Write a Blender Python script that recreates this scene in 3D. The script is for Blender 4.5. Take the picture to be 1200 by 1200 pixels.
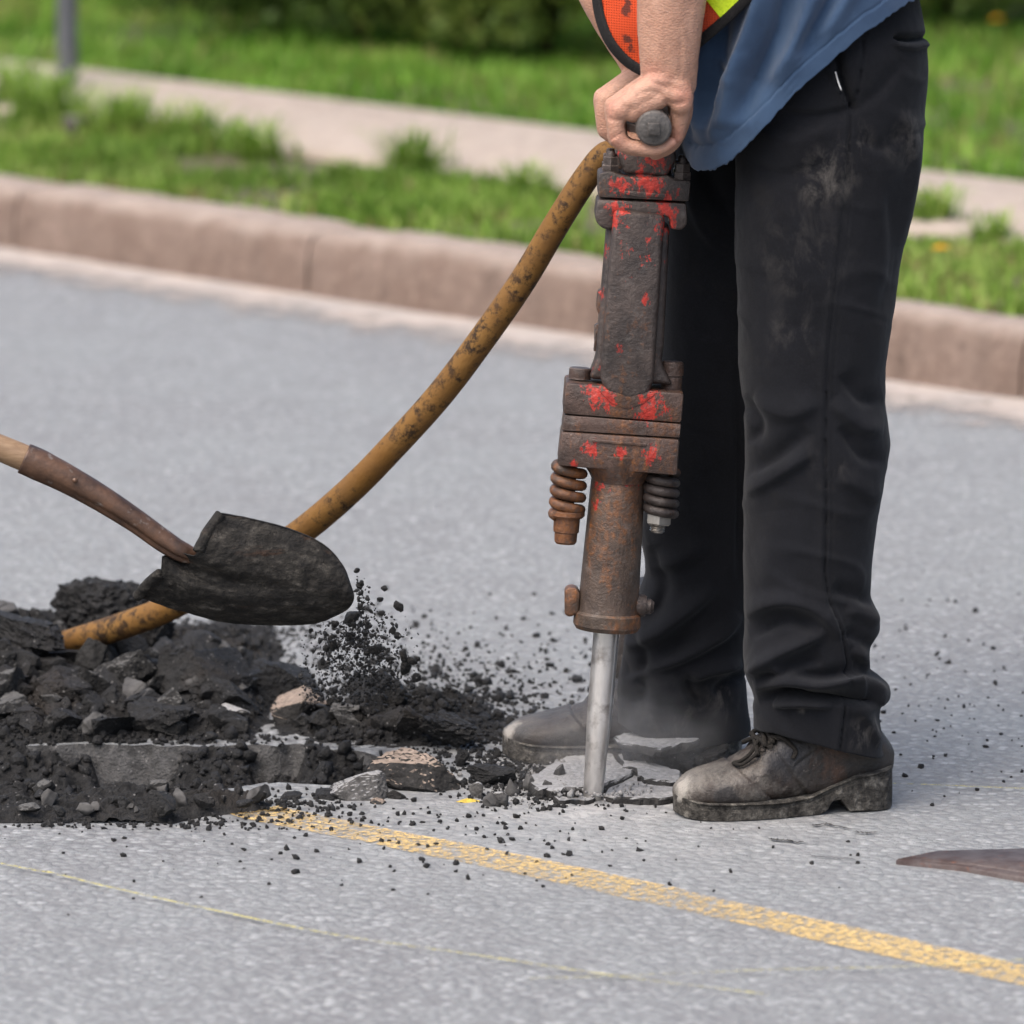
import bpy, bmesh, math, random
import numpy as np
from mathutils import Vector, Matrix

for o in list(bpy.data.objects):
    bpy.data.objects.remove(o)
SC = bpy.context.scene
COL = SC.collection
R = math.radians
rng = np.random.default_rng(7)
random.seed(7)

# ------------------------------------------------------------------ camera
FPX, CAM_Y, CAM_H = 7052.0, -8.47, 2.0          # focal length in photo pixels (1200 wide), stance
PITCH = math.atan(1300.0 / FPX)
cam = bpy.data.cameras.new('camera')
cam.sensor_width = 36.0
cam.lens = FPX / 1200.0 * 36.0
cam.clip_start, cam.clip_end = 0.1, 3000
cam.dof.use_dof = True
cam.dof.focus_distance = 8.72
cam.dof.aperture_fstop = 4.3
camo = bpy.data.objects.new('camera', cam)
COL.objects.link(camo)
camo.location = (0, CAM_Y, CAM_H)
camo.rotation_euler = (math.pi / 2 - PITCH, 0, 0)
SC.camera = camo

# ------------------------------------------------------------------ sky, sun, exposure
SUN_EL, SUN_AZ = R(60), R(-138)                  # azimuth measured from +Y towards +X
w = bpy.data.worlds.new('World')
SC.world = w
w.use_nodes = True
nt = w.node_tree
sky = nt.nodes.new('ShaderNodeTexSky')
sky.sky_type = 'NISHITA'
sky.sun_disc = False
sky.sun_elevation = SUN_EL
sky.sun_rotation = SUN_AZ
sky.air_density = 1.0
sky.dust_density = 5.5
sky.ozone_density = 1.0
nt.links.new(sky.outputs[0], nt.nodes['Background'].inputs[0])
nt.nodes['Background'].inputs[1].default_value = 0.15
sl = bpy.data.lights.new('sun', 'SUN')
sl.energy = 1.3
sl.angle = R(70)
sl.color = (1.0, 0.975, 0.945)
so = bpy.data.objects.new('sun', sl)
COL.objects.link(so)
sd = Vector((math.sin(SUN_AZ) * math.cos(SUN_EL), math.cos(SUN_AZ) * math.cos(SUN_EL), math.sin(SUN_EL)))
so.rotation_euler = sd.to_track_quat('Z', 'Y').to_euler()
so.location = sd * 20
vs = SC.view_settings
vs.view_transform = 'Standard'
vs.look = 'None'
vs.gamma = 1.0
vs.exposure = 0.95
vs.use_curve_mapping = False
SC.cycles.use_denoising = True
SC.cycles.max_bounces = 8
SC.cycles.transparent_max_bounces = 16
SC.cycles.volume_bounces = 1
SC.cycles.sample_clamp_indirect = 6

# ------------------------------------------------------------------ photo pixel <-> place
CT, ST = math.cos(PITCH), math.sin(PITCH)

def _dir(u, v):
    a = (np.asarray(u, float) - 600) / FPX
    b = (600 - np.asarray(v, float)) / FPX
    return a, CT + b * ST, -ST + b * CT

def P(u, v, y):
    """point seen at photo pixel (u,v) that stands in the upright plane Y=y"""
    dx, dy, dz = _dir(u, v)
    t = (np.asarray(y, float) - CAM_Y) / dy
    return np.stack(np.broadcast_arrays(dx * t, CAM_Y + dy * t, CAM_H + dz * t), -1)

def G(u, v, z=0.0):
    """point seen at photo pixel (u,v) that lies on the ground height z"""
    dx, dy, dz = _dir(u, v)
    t = (np.asarray(z, float) - CAM_H) / dz
    return np.stack(np.broadcast_arrays(dx * t, CAM_Y + dy * t, CAM_H + dz * t), -1)

def UV(p):
    p = np.asarray(p, float)
    X, Y, Z = p[..., 0], p[..., 1] - CAM_Y, p[..., 2] - CAM_H
    d = Y * CT - Z * ST
    return 600 + FPX * X / d, 600 - FPX * (Y * ST + Z * CT) / d

def MPP(y, v=600):
    """metres per photo pixel at depth y"""
    return float(P(601, v, y)[0] - P(600, v, y)[0])

# ------------------------------------------------------------------ noise
def _hash(ix, iy, iz, seed):
    h = (ix.astype(np.uint32) * np.uint32(374761393)) ^ (iy.astype(np.uint32) * np.uint32(668265263)) \
        ^ (iz.astype(np.uint32) * np.uint32(2246822519)) ^ np.uint32((seed * 3266489917) & 0xffffffff)
    h = (h ^ (h >> np.uint32(15))) * np.uint32(2246822519)
    h = (h ^ (h >> np.uint32(13))) * np.uint32(3266489917)
    h = h ^ (h >> np.uint32(16))
    return h.astype(np.float64) / 4294967295.0

def vnoise(p, seed=0):
    p = np.asarray(p, float)
    f = np.floor(p)
    i = f.astype(np.int64)
    t = p - f
    t = t * t * t * (t * (t * 6 - 15) + 10)
    r = 0
    for dx in (0, 1):
        wx = t[..., 0] if dx else 1 - t[..., 0]
        for dy in (0, 1):
            wy = t[..., 1] if dy else 1 - t[..., 1]
            for dz in (0, 1):
                wz = t[..., 2] if dz else 1 - t[..., 2]
                r = r + wx * wy * wz * _hash(i[..., 0] + dx, i[..., 1] + dy, i[..., 2] + dz, seed)
    return r * 2 - 1

def fbm(p, oct=4, seed=0, gain=0.5, lac=2.1):
    a, s, r = 1.0, 0.0, 0.0
    p = np.asarray(p, float)
    for k in range(oct):
        r = r + a * vnoise(p, seed + k)
        s += a
        a *= gain
        p = p * lac + 17.3
    return r / s

# ------------------------------------------------------------------ mesh helpers
def new_mesh(name, V, Fs, smooth=True):
    V = np.asarray(V, np.float32).reshape(-1, 3)
    if not isinstance(Fs, (list, tuple)):
        Fs = [Fs]
    me = bpy.data.meshes.new(name)
    loops, starts, n = [], [], 0
    for F in Fs:
        F = np.asarray(F, np.int32)
        if F.size == 0:
            continue
        if F.ndim == 1:
            F = F[None]
        k = F.shape[1]
        loops.append(F.ravel())
        starts.append(n + np.arange(len(F), dtype=np.int32) * k)
        n += F.size
    loops = np.concatenate(loops)
    starts = np.concatenate(starts).astype(np.int32)
    me.vertices.add(len(V))
    me.vertices.foreach_set('co', V.ravel())
    me.loops.add(len(loops))
    me.loops.foreach_set('vertex_index', loops)
    me.polygons.add(len(starts))
    me.polygons.foreach_set('loop_start', starts)
    me.update(calc_edges=True)
    me.validate()
    if smooth:
        me.polygons.foreach_set('use_smooth', np.ones(len(me.polygons), bool))
    return me

def wloc(o):
    l = Vector(o.location)
    while o.parent:
        o = o.parent
        l += Vector(o.location)
    return l

def tag(o, label=None, cat=None, group=None, kind=None):
    if label: o['label'] = label
    if cat: o['category'] = cat
    if group: o['group'] = group
    if kind: o['kind'] = kind
    return o

def empty(name, loc, label=None, cat=None, group=None):
    o = bpy.data.objects.new(name, None)
    COL.objects.link(o)
    o.location = Vector([float(c) for c in loc])
    o.empty_display_size = 0.05
    return tag(o, label, cat, group)

def obj(name, V, Fs, mat, parent=None, smooth=True, auto=None, base=False):
    """one mesh object from world-space vertices, its origin moved to its own middle (or base)"""
    V = np.asarray(V, float).reshape(-1, 3)
    c = (V.min(0) + V.max(0)) / 2
    if base:
        c[2] = V[:, 2].min()
    me = new_mesh(name, V - c, Fs, smooth)
    me.materials.append(mat)
    o = bpy.data.objects.new(name, me)
    COL.objects.link(o)
    if parent is not None:
        o.parent = parent
        o.location = Vector(c) - wloc(parent)
    else:
        o.location = Vector(c)
    if auto is not None:
        me.set_sharp_from_angle(angle=R(auto))
    return o

class MB:
    """collects pieces of one mesh"""
    def __init__(s):
        s.V, s.F, s.n = [], [], 0
    def add(s, V, Fs):
        V = np.asarray(V, float).reshape(-1, 3)
        if not isinstance(Fs, (list, tuple)):
            Fs = [Fs]
        for F in Fs:
            F = np.asarray(F, np.int64)
            if F.size:
                if F.ndim == 1: F = F[None]
                s.F.append(F + s.n)
        s.V.append(V)
        s.n += len(V)
        return s
    def build(s, name, mat, parent=None, **k):
        return obj(name, np.concatenate(s.V), s.F, mat, parent, **k)

def grid_faces(m, n, wrap=False):
    """quads for an m x n vertex grid (wrap closes the second axis)"""
    i = np.arange(m - 1)[:, None] * n
    j = np.arange(n if wrap else n - 1)[None]
    j2 = (j + 1) % n
    return np.stack([i + j, i + j2, i + n + j2, i + n + j], -1).reshape(-1, 4)

def loft(rings, caps=True):
    """rings (m,n,3) closed tubes; end caps as ngons"""
    rings = np.asarray(rings, float)
    m, n = rings.shape[:2]
    F = [grid_faces(m, n, True)]
    if caps:
        F.append(np.arange(n)[::-1][None])
        F.append((np.arange(n) + (m - 1) * n)[None])
    return rings.reshape(-1, 3), F

def smooth_path(pts, n=60):
    """Catmull-Rom through the points"""
    p = np.asarray(pts, float)
    p = np.vstack([2 * p[0] - p[1], p, 2 * p[-1] - p[-2]])
    t = np.linspace(0, len(p) - 3 - 1e-6, n)
    i = t.astype(int)
    f = (t - i)[:, None]
    a, b, c, d = p[i], p[i + 1], p[i + 2], p[i + 3]
    return 0.5 * (2 * b + (c - a) * f + (2 * a - 5 * b + 4 * c - d) * f ** 2 + (3 * b - a - 3 * c + d) * f ** 3)

def tube(path, rad, n=12, caps=True, ell=None):
    path = np.asarray(path, float)
    m = len(path)
    rad = np.broadcast_to(np.asarray(rad, float), (m,))
    T = np.gradient(path, axis=0)
    T /= np.linalg.norm(T, axis=1, keepdims=True) + 1e-12
    ref = np.array([0, 1.0, 0]) if abs(T[0, 1]) < 0.9 else np.array([1.0, 0, 0])
    rings = []
    for k in range(m):
        a = ref - T[k] * np.dot(ref, T[k])
        a /= np.linalg.norm(a)
        b = np.cross(T[k], a)
        ref = a
        ph = np.linspace(0, 2 * np.pi, n, endpoint=False)[:, None]
        rings.append(path[k] + rad[k] * (np.cos(ph) * a * (ell if ell else 1) + np.sin(ph) * b))
    return loft(rings, caps)

def bm_arrays(bm):
    bm.verts.index_update()
    V = np.array([v.co[:] for v in bm.verts])
    d = {}
    for f in bm.faces:
        d.setdefault(len(f.verts), []).append([v.index for v in f.verts])
    return V, [np.array(x) for x in d.values()]

def prism_local(poly, d0, d1, bevel=0, seg=2):
    """polygon (x,z) pulled from y=d0 to y=d1, edges bevelled; returns local V,F"""
    bm = bmesh.new()
    vs_ = [bm.verts.new((p[0], d0, p[1])) for p in poly]
    f = bm.faces.new(vs_)
    r = bmesh.ops.extrude_face_region(bm, geom=[f])
    for e in r['geom']:
        if isinstance(e, bmesh.types.BMVert):
            e.co.y = d1
    bmesh.ops.recalc_face_normals(bm, faces=bm.faces)
    if bevel:
        bmesh.ops.bevel(bm, geom=list(bm.edges), offset=bevel, segments=seg, profile=0.5, affect='EDGES', clamp_overlap=True)
    V, F = bm_arrays(bm)
    bm.free()
    return V, F

_ICO = {}
def ico(sub):
    if sub not in _ICO:
        bm = bmesh.new()
        bmesh.ops.create_icosphere(bm, subdivisions=sub, radius=1.0)
        V, F = bm_arrays(bm)
        bm.free()
        _ICO[sub] = (V, F[0])
    return _ICO[sub]

def rock(seed, size, sub=3, planes=13, rough=0.06, cut=0.42):
    """broken lump: a ball cut by random planes, then roughened"""
    r = np.random.default_rng(seed)
    V, F = ico(sub)
    V = V.copy()
    V *= 1 + 0.18 * fbm(V * 1.3 + seed, 2, seed)[:, None]
    for _ in range(planes):
        n = r.normal(size=3)
        n /= np.linalg.norm(n)
        c = cut + 0.35 * r.random()
        d = V @ n - c
        V -= np.clip(d, 0, None)[:, None] * n * 0.97
    V += V * (rough * (fbm(V * 4 + seed, 3, seed + 3) + 0.6 * vnoise(V * 11, seed + 5) + (.45 * vnoise(V * 26, seed + 6) + .3 * vnoise(V * 50, seed + 7) if sub > 3 else 0)))[:, None]
    V *= np.asarray(size, float)
    return V, F

# ------------------------------------------------------------------ material helpers
class NT:
    def __init__(s, name):
        s.m = bpy.data.materials.new(name)
        s.m.use_nodes = True
        s.t = s.m.node_tree
        s.b = s.t.nodes['Principled BSDF']
        s.out = s.t.nodes['Material Output']
    def n(s, kind, **k):
        x = s.t.nodes.new(kind)
        for a, v in k.items():
            setattr(x, a, v)
        return x
    def l(s, a, b):
        s.t.links.new(a, b)
    def set(s, sock, v):
        if hasattr(v, 'is_output'):
            s.l(v, sock)
        else:
            sock.default_value = v
    def pos(s, mode='pos', ob=None):
        if mode == 'pos':
            return s.n('ShaderNodeNewGeometry').outputs['Position']
        x = s.n('ShaderNodeTexCoord')
        if ob: x.object = ob
        return x.outputs['Object']
    def scale(s, vec, sc):
        x = s.n('ShaderNodeVectorMath', operation='MULTIPLY')
        s.l(vec, x.inputs[0])
        x.inputs[1].default_value = sc
        return x.outputs[0]
    def noise(s, vec, sc, det=4, rough=0.55, dist=0.0):
        x = s.n('ShaderNodeTexNoise')
        s.l(vec, x.inputs['Vector'])
        x.inputs['Scale'].default_value = sc
        x.inputs['Detail'].default_value = det
        x.inputs['Roughness'].default_value = rough
        x.inputs['Distortion'].default_value = dist
        return x.outputs['Fac']
    def voro(s, vec, sc, feature='F1', out='Distance'):
        x = s.n('ShaderNodeTexVoronoi', feature=feature)
        s.l(vec, x.inputs['Vector'])
        x.inputs['Scale'].default_value = sc
        return x.outputs[out]
    def ramp(s, fac, stops):
        x = s.n('ShaderNodeValToRGB')
        s.l(fac, x.inputs[0])
        e = x.color_ramp.elements
        while len(e) < len(stops):
            e.new(0.5)
        for k, (p, c) in enumerate(stops):
            e[k].position = p
            e[k].color = c if len(c) == 4 else (*c, 1)
        return x.outputs[0]
    def mask(s, fac, lo, hi):
        x = s.n('ShaderNodeMapRange')
        s.l(fac, x.inputs[0])
        x.inputs[1].default_value, x.inputs[2].default_value = lo, hi
        return x.outputs[0]
    def math(s, op, a, b=0.0, clamp=False):
        x = s.n('ShaderNodeMath', operation=op)
        x.use_clamp = clamp
        s.set(x.inputs[0], a)
        s.set(x.inputs[1], b)
        return x.outputs[0]
    def mix(s, fac, a, b, mode='MIX'):
        x = s.n('ShaderNodeMix', data_type='RGBA', blend_type=mode)
        s.set(x.inputs[0], fac)
        for k, v in ((6, a), (7, b)):
            if isinstance(v, tuple) and len(v) == 3: v = (*v, 1)
            s.set(x.inputs[k], v)
        return x.outputs[2]
    def bump(s, h, strength=0.5, dist=0.01, normal=None):
        x = s.n('ShaderNodeBump')
        x.inputs['Strength'].default_value = strength
        x.inputs['Distance'].default_value = dist
        s.l(h, x.inputs['Height'])
        if normal is not None: s.l(normal, x.inputs['Normal'])
        return x.outputs[0]
    def blob(s, vec, c, r):
        """soft spot: 1 at c, 0 beyond r"""
        x = s.n('ShaderNodeVectorMath', operation='DISTANCE')
        s.l(vec, x.inputs[0])
        x.inputs[1].default_value = [float(q) for q in c]
        return s.mask(x.outputs['Value'], r, 0.0)
    def fin(s, col=None, rough=None, normal=None, spec=None, metal=None, sheen=None):
        if col is not None: s.set(s.b.inputs['Base Color'], (*col, 1) if isinstance(col, tuple) and len(col) == 3 else col)
        if rough is not None: s.set(s.b.inputs['Roughness'], rough)
        if normal is not None: s.l(normal, s.b.inputs['Normal'])
        if spec is not None: s.set(s.b.inputs['Specular IOR Level'], spec)
        if metal is not None: s.set(s.b.inputs['Metallic'], metal)
        if sheen is not None: s.set(s.b.inputs['Sheen Weight'], sheen)
        return s.m

def m_asphalt():
    m = NT('worn_asphalt')
    p = m.pos()
    cell = m.n('ShaderNodeTexVoronoi')
    m.l(p, cell.inputs['Vector']); cell.inputs['Scale'].default_value = 74
    stone = m.ramp(cell.outputs['Color'], [(0.0, (0.125, 0.132, 0.132)), (0.35, (0.195, 0.204, 0.204)), (0.62, (0.228, 0.238, 0.238)), (0.92, (0.40, 0.41, 0.405))])
    gap = m.mask(cell.outputs['Distance'], 0.35, 0.75)
    c = m.mix(gap, stone, (0.13, 0.13, 0.134))
    fine = m.noise(p, 420, 2)
    c = m.mix(0.35, c, m.ramp(fine, [(0.3, (0.10, 0.10, 0.105)), (0.7, (0.36, 0.365, 0.37))]))
    big = m.noise(p, 1.3, 5, 0.6)
    c = m.mix(m.math('MULTIPLY', m.mask(big, 0.35, 0.75), .6), c, (0.232, 0.247, 0.248))
    st = m.noise(p, 9, 4, 0.65)
    c = m.mix(m.mask(st, 0.5, 0.8), c, (0.175, 0.177, 0.18))
    # pale dust walked and blown out from the broken patch
    dz = m.math('ADD', m.math('MULTIPLY', m.blob(p, G(700, 935), 0.6), .8), m.blob(p, G(690, 938), 0.16), True)
    c = m.mix(m.math('MULTIPLY', m.math('MULTIPLY', dz, 0.8), m.mask(m.noise(p, 14, 4), 0.3, 0.7)), c, (0.36, 0.355, 0.345))
    # soot black dirt spread around the pile
    dk = m.blob(p, G(170, 870), 0.85)
    c = m.mix(m.math('MULTIPLY', dk, m.mask(m.noise(p, 22, 5, 0.7), 0.48, 0.66)), c, (0.035, 0.034, 0.034))
    h = m.math('ADD', m.math('MULTIPLY', cell.outputs['Distance'], -1.0), m.math('MULTIPLY', fine, 0.5))
    return m.fin(c, 0.92, m.bump(h, 0.85, 0.006), 0.25)

def m_rubble(name='black_rubble', dark=(0.0055, 0.0053, 0.0052), light=(0.020, 0.0193, 0.0188), sc=1.0, rough=.85, spec=.3):
    m = NT(name)
    p = m.pos()
    n1 = m.noise(p, 55 * sc, 6, 0.7)
    n2 = m.noise(p, 6, 3)
    c = m.ramp(n1, [(0.32, dark), (0.62, light), (0.8, tuple(2.2 * x for x in light))])
    c = m.mix(m.math('MULTIPLY', m.mask(n2, 0.56, 0.76), .6), c, (0.028, 0.021, 0.015))
    v = m.n('ShaderNodeTexVoronoi'); m.l(p, v.inputs['Vector']); v.inputs['Scale'].default_value = 170
    spark = m.math('MULTIPLY', m.mask(v.outputs['Color'], 0.80, 0.86), m.mask(v.outputs['Distance'], 0.32, 0.2))
    c = m.mix(m.math('MULTIPLY', spark, 0.55), c, (0.28, 0.27, 0.26))
    h = m.math('ADD', n1, m.math('MULTIPLY', m.noise(p, 240, 3), 0.6))
    return m.fin(c, rough, m.bump(h, 1.0, 0.008), spec)

def m_broken(name, top, side, spread=0.3):
    """broken paving lump: worn colour on the upward face, tarry black on the broken sides"""
    m = NT(name)
    p = m.pos()
    g = m.n('ShaderNodeNewGeometry')
    z = m.n('ShaderNodeSeparateXYZ'); m.l(m.pos('obj'), z.inputs[0])
    nz = m.n('ShaderNodeSeparateXYZ'); m.l(g.outputs['True Normal'], nz.inputs[0])
    v = m.n('ShaderNodeTexVoronoi'); m.l(p, v.inputs['Vector']); v.inputs['Scale'].default_value = 150
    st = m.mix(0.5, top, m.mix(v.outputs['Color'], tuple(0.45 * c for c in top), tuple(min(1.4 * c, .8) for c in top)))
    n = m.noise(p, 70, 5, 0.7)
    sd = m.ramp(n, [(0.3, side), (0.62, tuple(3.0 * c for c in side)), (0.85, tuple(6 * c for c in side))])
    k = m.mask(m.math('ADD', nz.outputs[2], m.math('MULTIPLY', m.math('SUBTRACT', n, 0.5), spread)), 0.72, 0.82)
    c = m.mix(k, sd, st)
    return m.fin(c, 0.9, m.bump(m.math('ADD', n, m.math('MULTIPLY', v.outputs['Distance'], -0.4)), 0.9, 0.006), 0.25)

def m_concrete(name, base, var, stain, sc=1.0):
    m = NT(name)
    p = m.pos()
    n = m.noise(p, 7 * sc, 6, 0.65)
    c = m.mix(m.mask(n, 0.3, 0.7), base, var)
    streak = m.noise(m.scale(p, (6, 6, 0.7)), 3.0, 4, 0.6)
    c = m.mix(m.math('MULTIPLY', m.mask(streak, 0.5, 0.75), 0.55), c, stain)
    c = m.mix(m.math('MULTIPLY', m.noise(p, 160, 2), 0.3), c, tuple(0.5 * x for x in base))
    c = m.mix(m.math('MULTIPLY', m.mask(m.noise(p, 26 * sc, 6, .75), .52, .7), .6), c, tuple(1.35 * x for x in var))
    c = m.mix(m.math('MULTIPLY', m.mask(m.noise(p, 17 * sc, 5, .7), .58, .72), .65), c, tuple(.7 * x for x in stain))
    return m.fin(c, 0.9, m.bump(m.noise(p, 45, 6, 0.75), 0.9, 0.014), 0.2)

def m_grass(name, c0, c1, c2):
    m = NT(name)
    a = m.n('ShaderNodeAttribute', attribute_name='tint')
    p = m.pos()
    big = m.noise(p, 1.6, 3)
    c = m.ramp(a.outputs['Fac'], [(0.0, c0), (0.5, c1), (0.92, c2), (1.0, (0.22, 0.19, 0.07))])
    c = m.mix(m.math('MULTIPLY', m.mask(big, 0.5, 0.75), .7), c, tuple(0.75 * x for x in c0))
    m.fin(c, 0.6, None, 0.25)
    tr = m.n('ShaderNodeBsdfTranslucent')
    m.l(c, tr.inputs[0])
    mx = m.n('ShaderNodeMixShader'); mx.inputs[0].default_value = 0.4
    m.l(m.b.outputs[0], mx.inputs[1]); m.l(tr.outputs[0], mx.inputs[2])
    m.l(mx.outputs[0], m.out.inputs[0])
    return m.m

def m_soil():
    m = NT('verge_soil')
    p = m.pos()
    c = m.mix(m.mask(m.noise(p, 3, 5), 0.35, 0.65), (0.05, 0.075, 0.02), (0.12, 0.10, 0.065))
    c = m.mix(m.mask(m.noise(p, 30, 4), 0.55, 0.75), c, (0.03, 0.026, 0.016))
    return m.fin(c, 0.95, m.bump(m.noise(p, 40, 4), 0.8, 0.02), 0.2)

def m_paint(name, col, wear=0.5, sc=1.0):
    m = NT(name)
    p = m.pos()
    v = m.n('ShaderNodeTexVoronoi'); m.l(p, v.inputs['Vector']); v.inputs['Scale'].default_value = 95
    n = m.math('ADD', m.noise(p, 130 * sc, 5, 0.75), m.math('MULTIPLY', m.math('SUBTRACT', m.noise(p, 420, 3), 0.5), 0.6))
    n = m.math('SUBTRACT', n, m.math('MULTIPLY', m.mask(v.outputs['Distance'], .4, .8), .18))
    n = m.math('ADD', n, m.math('MULTIPLY', m.math('SUBTRACT', m.noise(p, 3.2, 2), 0.5), 0.5))
    k = m.math('MULTIPLY', m.mask(n, wear - 0.16, wear + 0.16), .93)
    c = m.mix(m.mask(m.noise(p, 45, 4), 0.35, 0.7), col, tuple(0.8 * x for x in col))
    m.fin(c, 0.9, None, 0.15)
    tr = m.n('ShaderNodeBsdfTransparent')
    mx = m.n('ShaderNodeMixShader')
    m.l(k, mx.inputs[0]); m.l(tr.outputs[0], mx.inputs[1]); m.l(m.b.outputs[0], mx.inputs[2])
    m.l(mx.outputs[0], m.out.inputs[0])
    return m.m

def m_plain(name, col, rough=0.6, spec=0.4, metal=0.0, bsc=80, bst=0.3, var=0.35):
    m = NT(name)
    p = m.pos()
    n = m.noise(p, bsc, 4, 0.6)
    c = m.mix(m.mask(n, 0.3, 0.7), tuple(x * (1 - var) for x in col), tuple(min(1, x * (1 + var)) for x in col))
    return m.fin(c, rough, m.bump(n, bst, 0.003), spec, metal)
# ================================================================== SETTING
M_ROAD = m_asphalt()
M_RUB = m_rubble()
KERB_H = 0.15

# ground under everything, out to the horizon
def flat(name, pts, z, mat, kind='structure'):
    pts = np.asarray(pts, float)
    V = np.c_[pts[:, :2], np.full(len(pts), z)]
    return tag(obj(name, V, [np.arange(len(V))[None]], mat, smooth=False), kind=kind)

flat('terrain', [(-900, -900), (900, -900), (900, 900), (-900, 900)], -0.30, m_soil())

# kerb line on the road surface, traced at its foot
kb = np.array([(-2200, -60), (-1000, 135), (-500, 213), (0, 292), (350, 347), (700, 398), (1200, 472), (1800, 560), (2600, 678)])
KB = G(kb[:, 0], kb[:, 1])[:, :2]
KBs = smooth_path(np.c_[KB, np.zeros(len(KB))], 220)[:, :2]
KD = (KBs[-1] - KBs[0]) / np.linalg.norm(KBs[-1] - KBs[0])
KN = np.array([-KD[1], KD[0]])                   # away from the road
ARC = np.r_[0, np.cumsum(np.linalg.norm(np.diff(KBs, axis=0), axis=1))]

def kerb_pt(s, off=0.0):
    x = np.interp(s, ARC, KBs[:, 0]); y = np.interp(s, ARC, KBs[:, 1])
    return np.stack([x + KN[0] * off, y + KN[1] * off], -1)

def kerb_dist(p):
    """signed distance behind the kerb foot, and arc position"""
    d = np.asarray(p)[..., None, :2] - KBs
    i = np.argmin((d ** 2).sum(-1), -1)
    return ((np.asarray(p)[..., :2] - KBs[i]) @ KN), ARC[i]

# road with the dug opening cut out of it
hole_px = [(-330, 874), (-120, 871), (40, 874), (120, 872), (200, 875), (290, 873), (362, 874), (420, 880), (470, 893),
           (500, 903), (470, 917), (430, 912), (395, 921), (330, 917), (290, 920), (240, 932), (150, 938), (60, 941), (-60, 944), (-330, 947)]
hp = np.array(hole_px, float)
hd = []
for a, b in zip(hp, np.roll(hp, -1, 0)):
    for k in range(6):
        q = a + (b - a) * k / 6
        hd.append(q + (0 if k == 0 else 1) * rng.normal(0, [2.2, 1.3]))
HOLE = G(np.array(hd)[:, 0], np.array(hd)[:, 1])[:, :2]

def inside(pts, poly):
    x, y = pts[..., 0], pts[..., 1]
    c = np.zeros(x.shape, bool)
    for (x0, y0), (x1, y1) in zip(poly, np.roll(poly, -1, 0)):
        k = ((y0 > y) != (y1 > y)) & (x < (x1 - x0) * (y - y0) / (y1 - y0 + 1e-12) + x0)
        c ^= k
    return c

bm = bmesh.new()
outer = [bm.verts.new((*p, 0)) for p in [(-40, -40), (40, -40)]]
outer += [bm.verts.new((*p, 0)) for p in (KBs[-1] + KD * 25 + KN * .02, KBs[-1] + KN * .02)]
outer += [bm.verts.new((*(p + KN * .02), 0)) for p in KBs[::-1][8:-8:8]]
outer += [bm.verts.new((*p, 0)) for p in (KBs[0] + KN * .02, KBs[0] - KD * 25 + KN * .02)]
inner = [bm.verts.new((*p, 0)) for p in HOLE]
eds = [bm.edges.new((l[i], l[(i + 1) % len(l)])) for l in (outer, inner) for i in range(len(l))]
bmesh.ops.triangle_fill(bm, use_beauty=True, use_dissolve=False, edges=eds, normal=(0, 0, 1))
V, F = bm_arrays(bm)
bm.free()
# keep only faces outside the opening
cen = V[F[0]].mean(1)
F0 = F[0][~inside(cen[:, :2], HOLE)]
nrm = np.cross(V[F0[:, 1]] - V[F0[:, 0]], V[F0[:, 2]] - V[F0[:, 0]])[:, 2]
F0[nrm < 0] = F0[nrm < 0][:, ::-1]
road = tag(obj('road', V, [F0], M_ROAD, smooth=False), kind='structure')

# broken edge of the paving round the opening (a part of the road)
cut = m_rubble('cut_paving', (.03, .0295, .029), (.10, .098, .096), .8)
nh = len(HOLE)
levels = [0.0, -0.006, -0.02, -0.04, -0.06, -0.085, -0.12]
hc = HOLE.mean(0)
prev = np.roll(HOLE, 1, 0); nxt = np.roll(HOLE, -1, 0)
tn = nxt - prev
on = np.c_[tn[:, 1], -tn[:, 0]]
on /= np.linalg.norm(on, axis=1, keepdims=True)
area = 0.5 * np.sum(HOLE[:, 0] * nxt[:, 1] - nxt[:, 0] * HOLE[:, 1])
if area < 0: on = -on
rings = []
for k, z in enumerate(levels):
    q = np.c_[HOLE, np.full(nh, z)]
    j = fbm(q * 38, 3, 4) * 0.010
    off = 0.0 if k == 0 else (0.35 * z + .8 * j)
    q[:, :2] += on * (off[:, None] if k else 0.0)
    rings.append(q)
V, F = loft(rings, False)
obj('broken_edge', V, F, cut, road, smooth=False)

# dirt lying in the opening
gx = np.linspace(HOLE[:, 0].min() - .03, HOLE[:, 0].max() + .03, 420)
gy = np.linspace(HOLE[:, 1].min() - .03, HOLE[:, 1].max() + .03, 130)
X, Y = np.meshgrid(gx, gy, indexing='ij')
q = np.stack([X, Y, 0 * X], -1)
yn = (Y - HOLE[:, 1].min()) / (HOLE[:, 1].max() - HOLE[:, 1].min())
Z = -0.075 + 0.030 * fbm(q * 9, 3, 2) + 0.016 * fbm(q * 40, 4, 5) + 0.006 * fbm(q * 130, 2, 9)
un, _ = UV(np.stack([X, Y, 0 * X], -1))
spill = np.interp(un, [-300, 40, 105, 120, 195, 215, 285, 300, 345, 365, 430, 520], [.9, .9, .75, .12, .1, .75, .75, .15, .2, .9, 1., 1.])
Z += 0.085 * spill * np.clip((yn - 0.55) / 0.4, 0, 1) ** 1.2
Z += 0.055 * np.clip((0.35 - yn) / 0.3, 0, 1)
Z = np.minimum(Z, 0.004 + 0.008 * fbm(q * 60, 2, 3))
Z = np.where(inside(np.stack([X, Y], -1), HOLE + (HOLE - hc) * [.004, .03]), Z, -.09)
tag(obj('opening_dirt', np.stack([X, Y, Z], -1), grid_faces(len(gx), len(gy)), M_RUB), kind='stuff',
    label='black crumbled dirt filling the opening dug in the road', cat='dirt')

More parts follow.
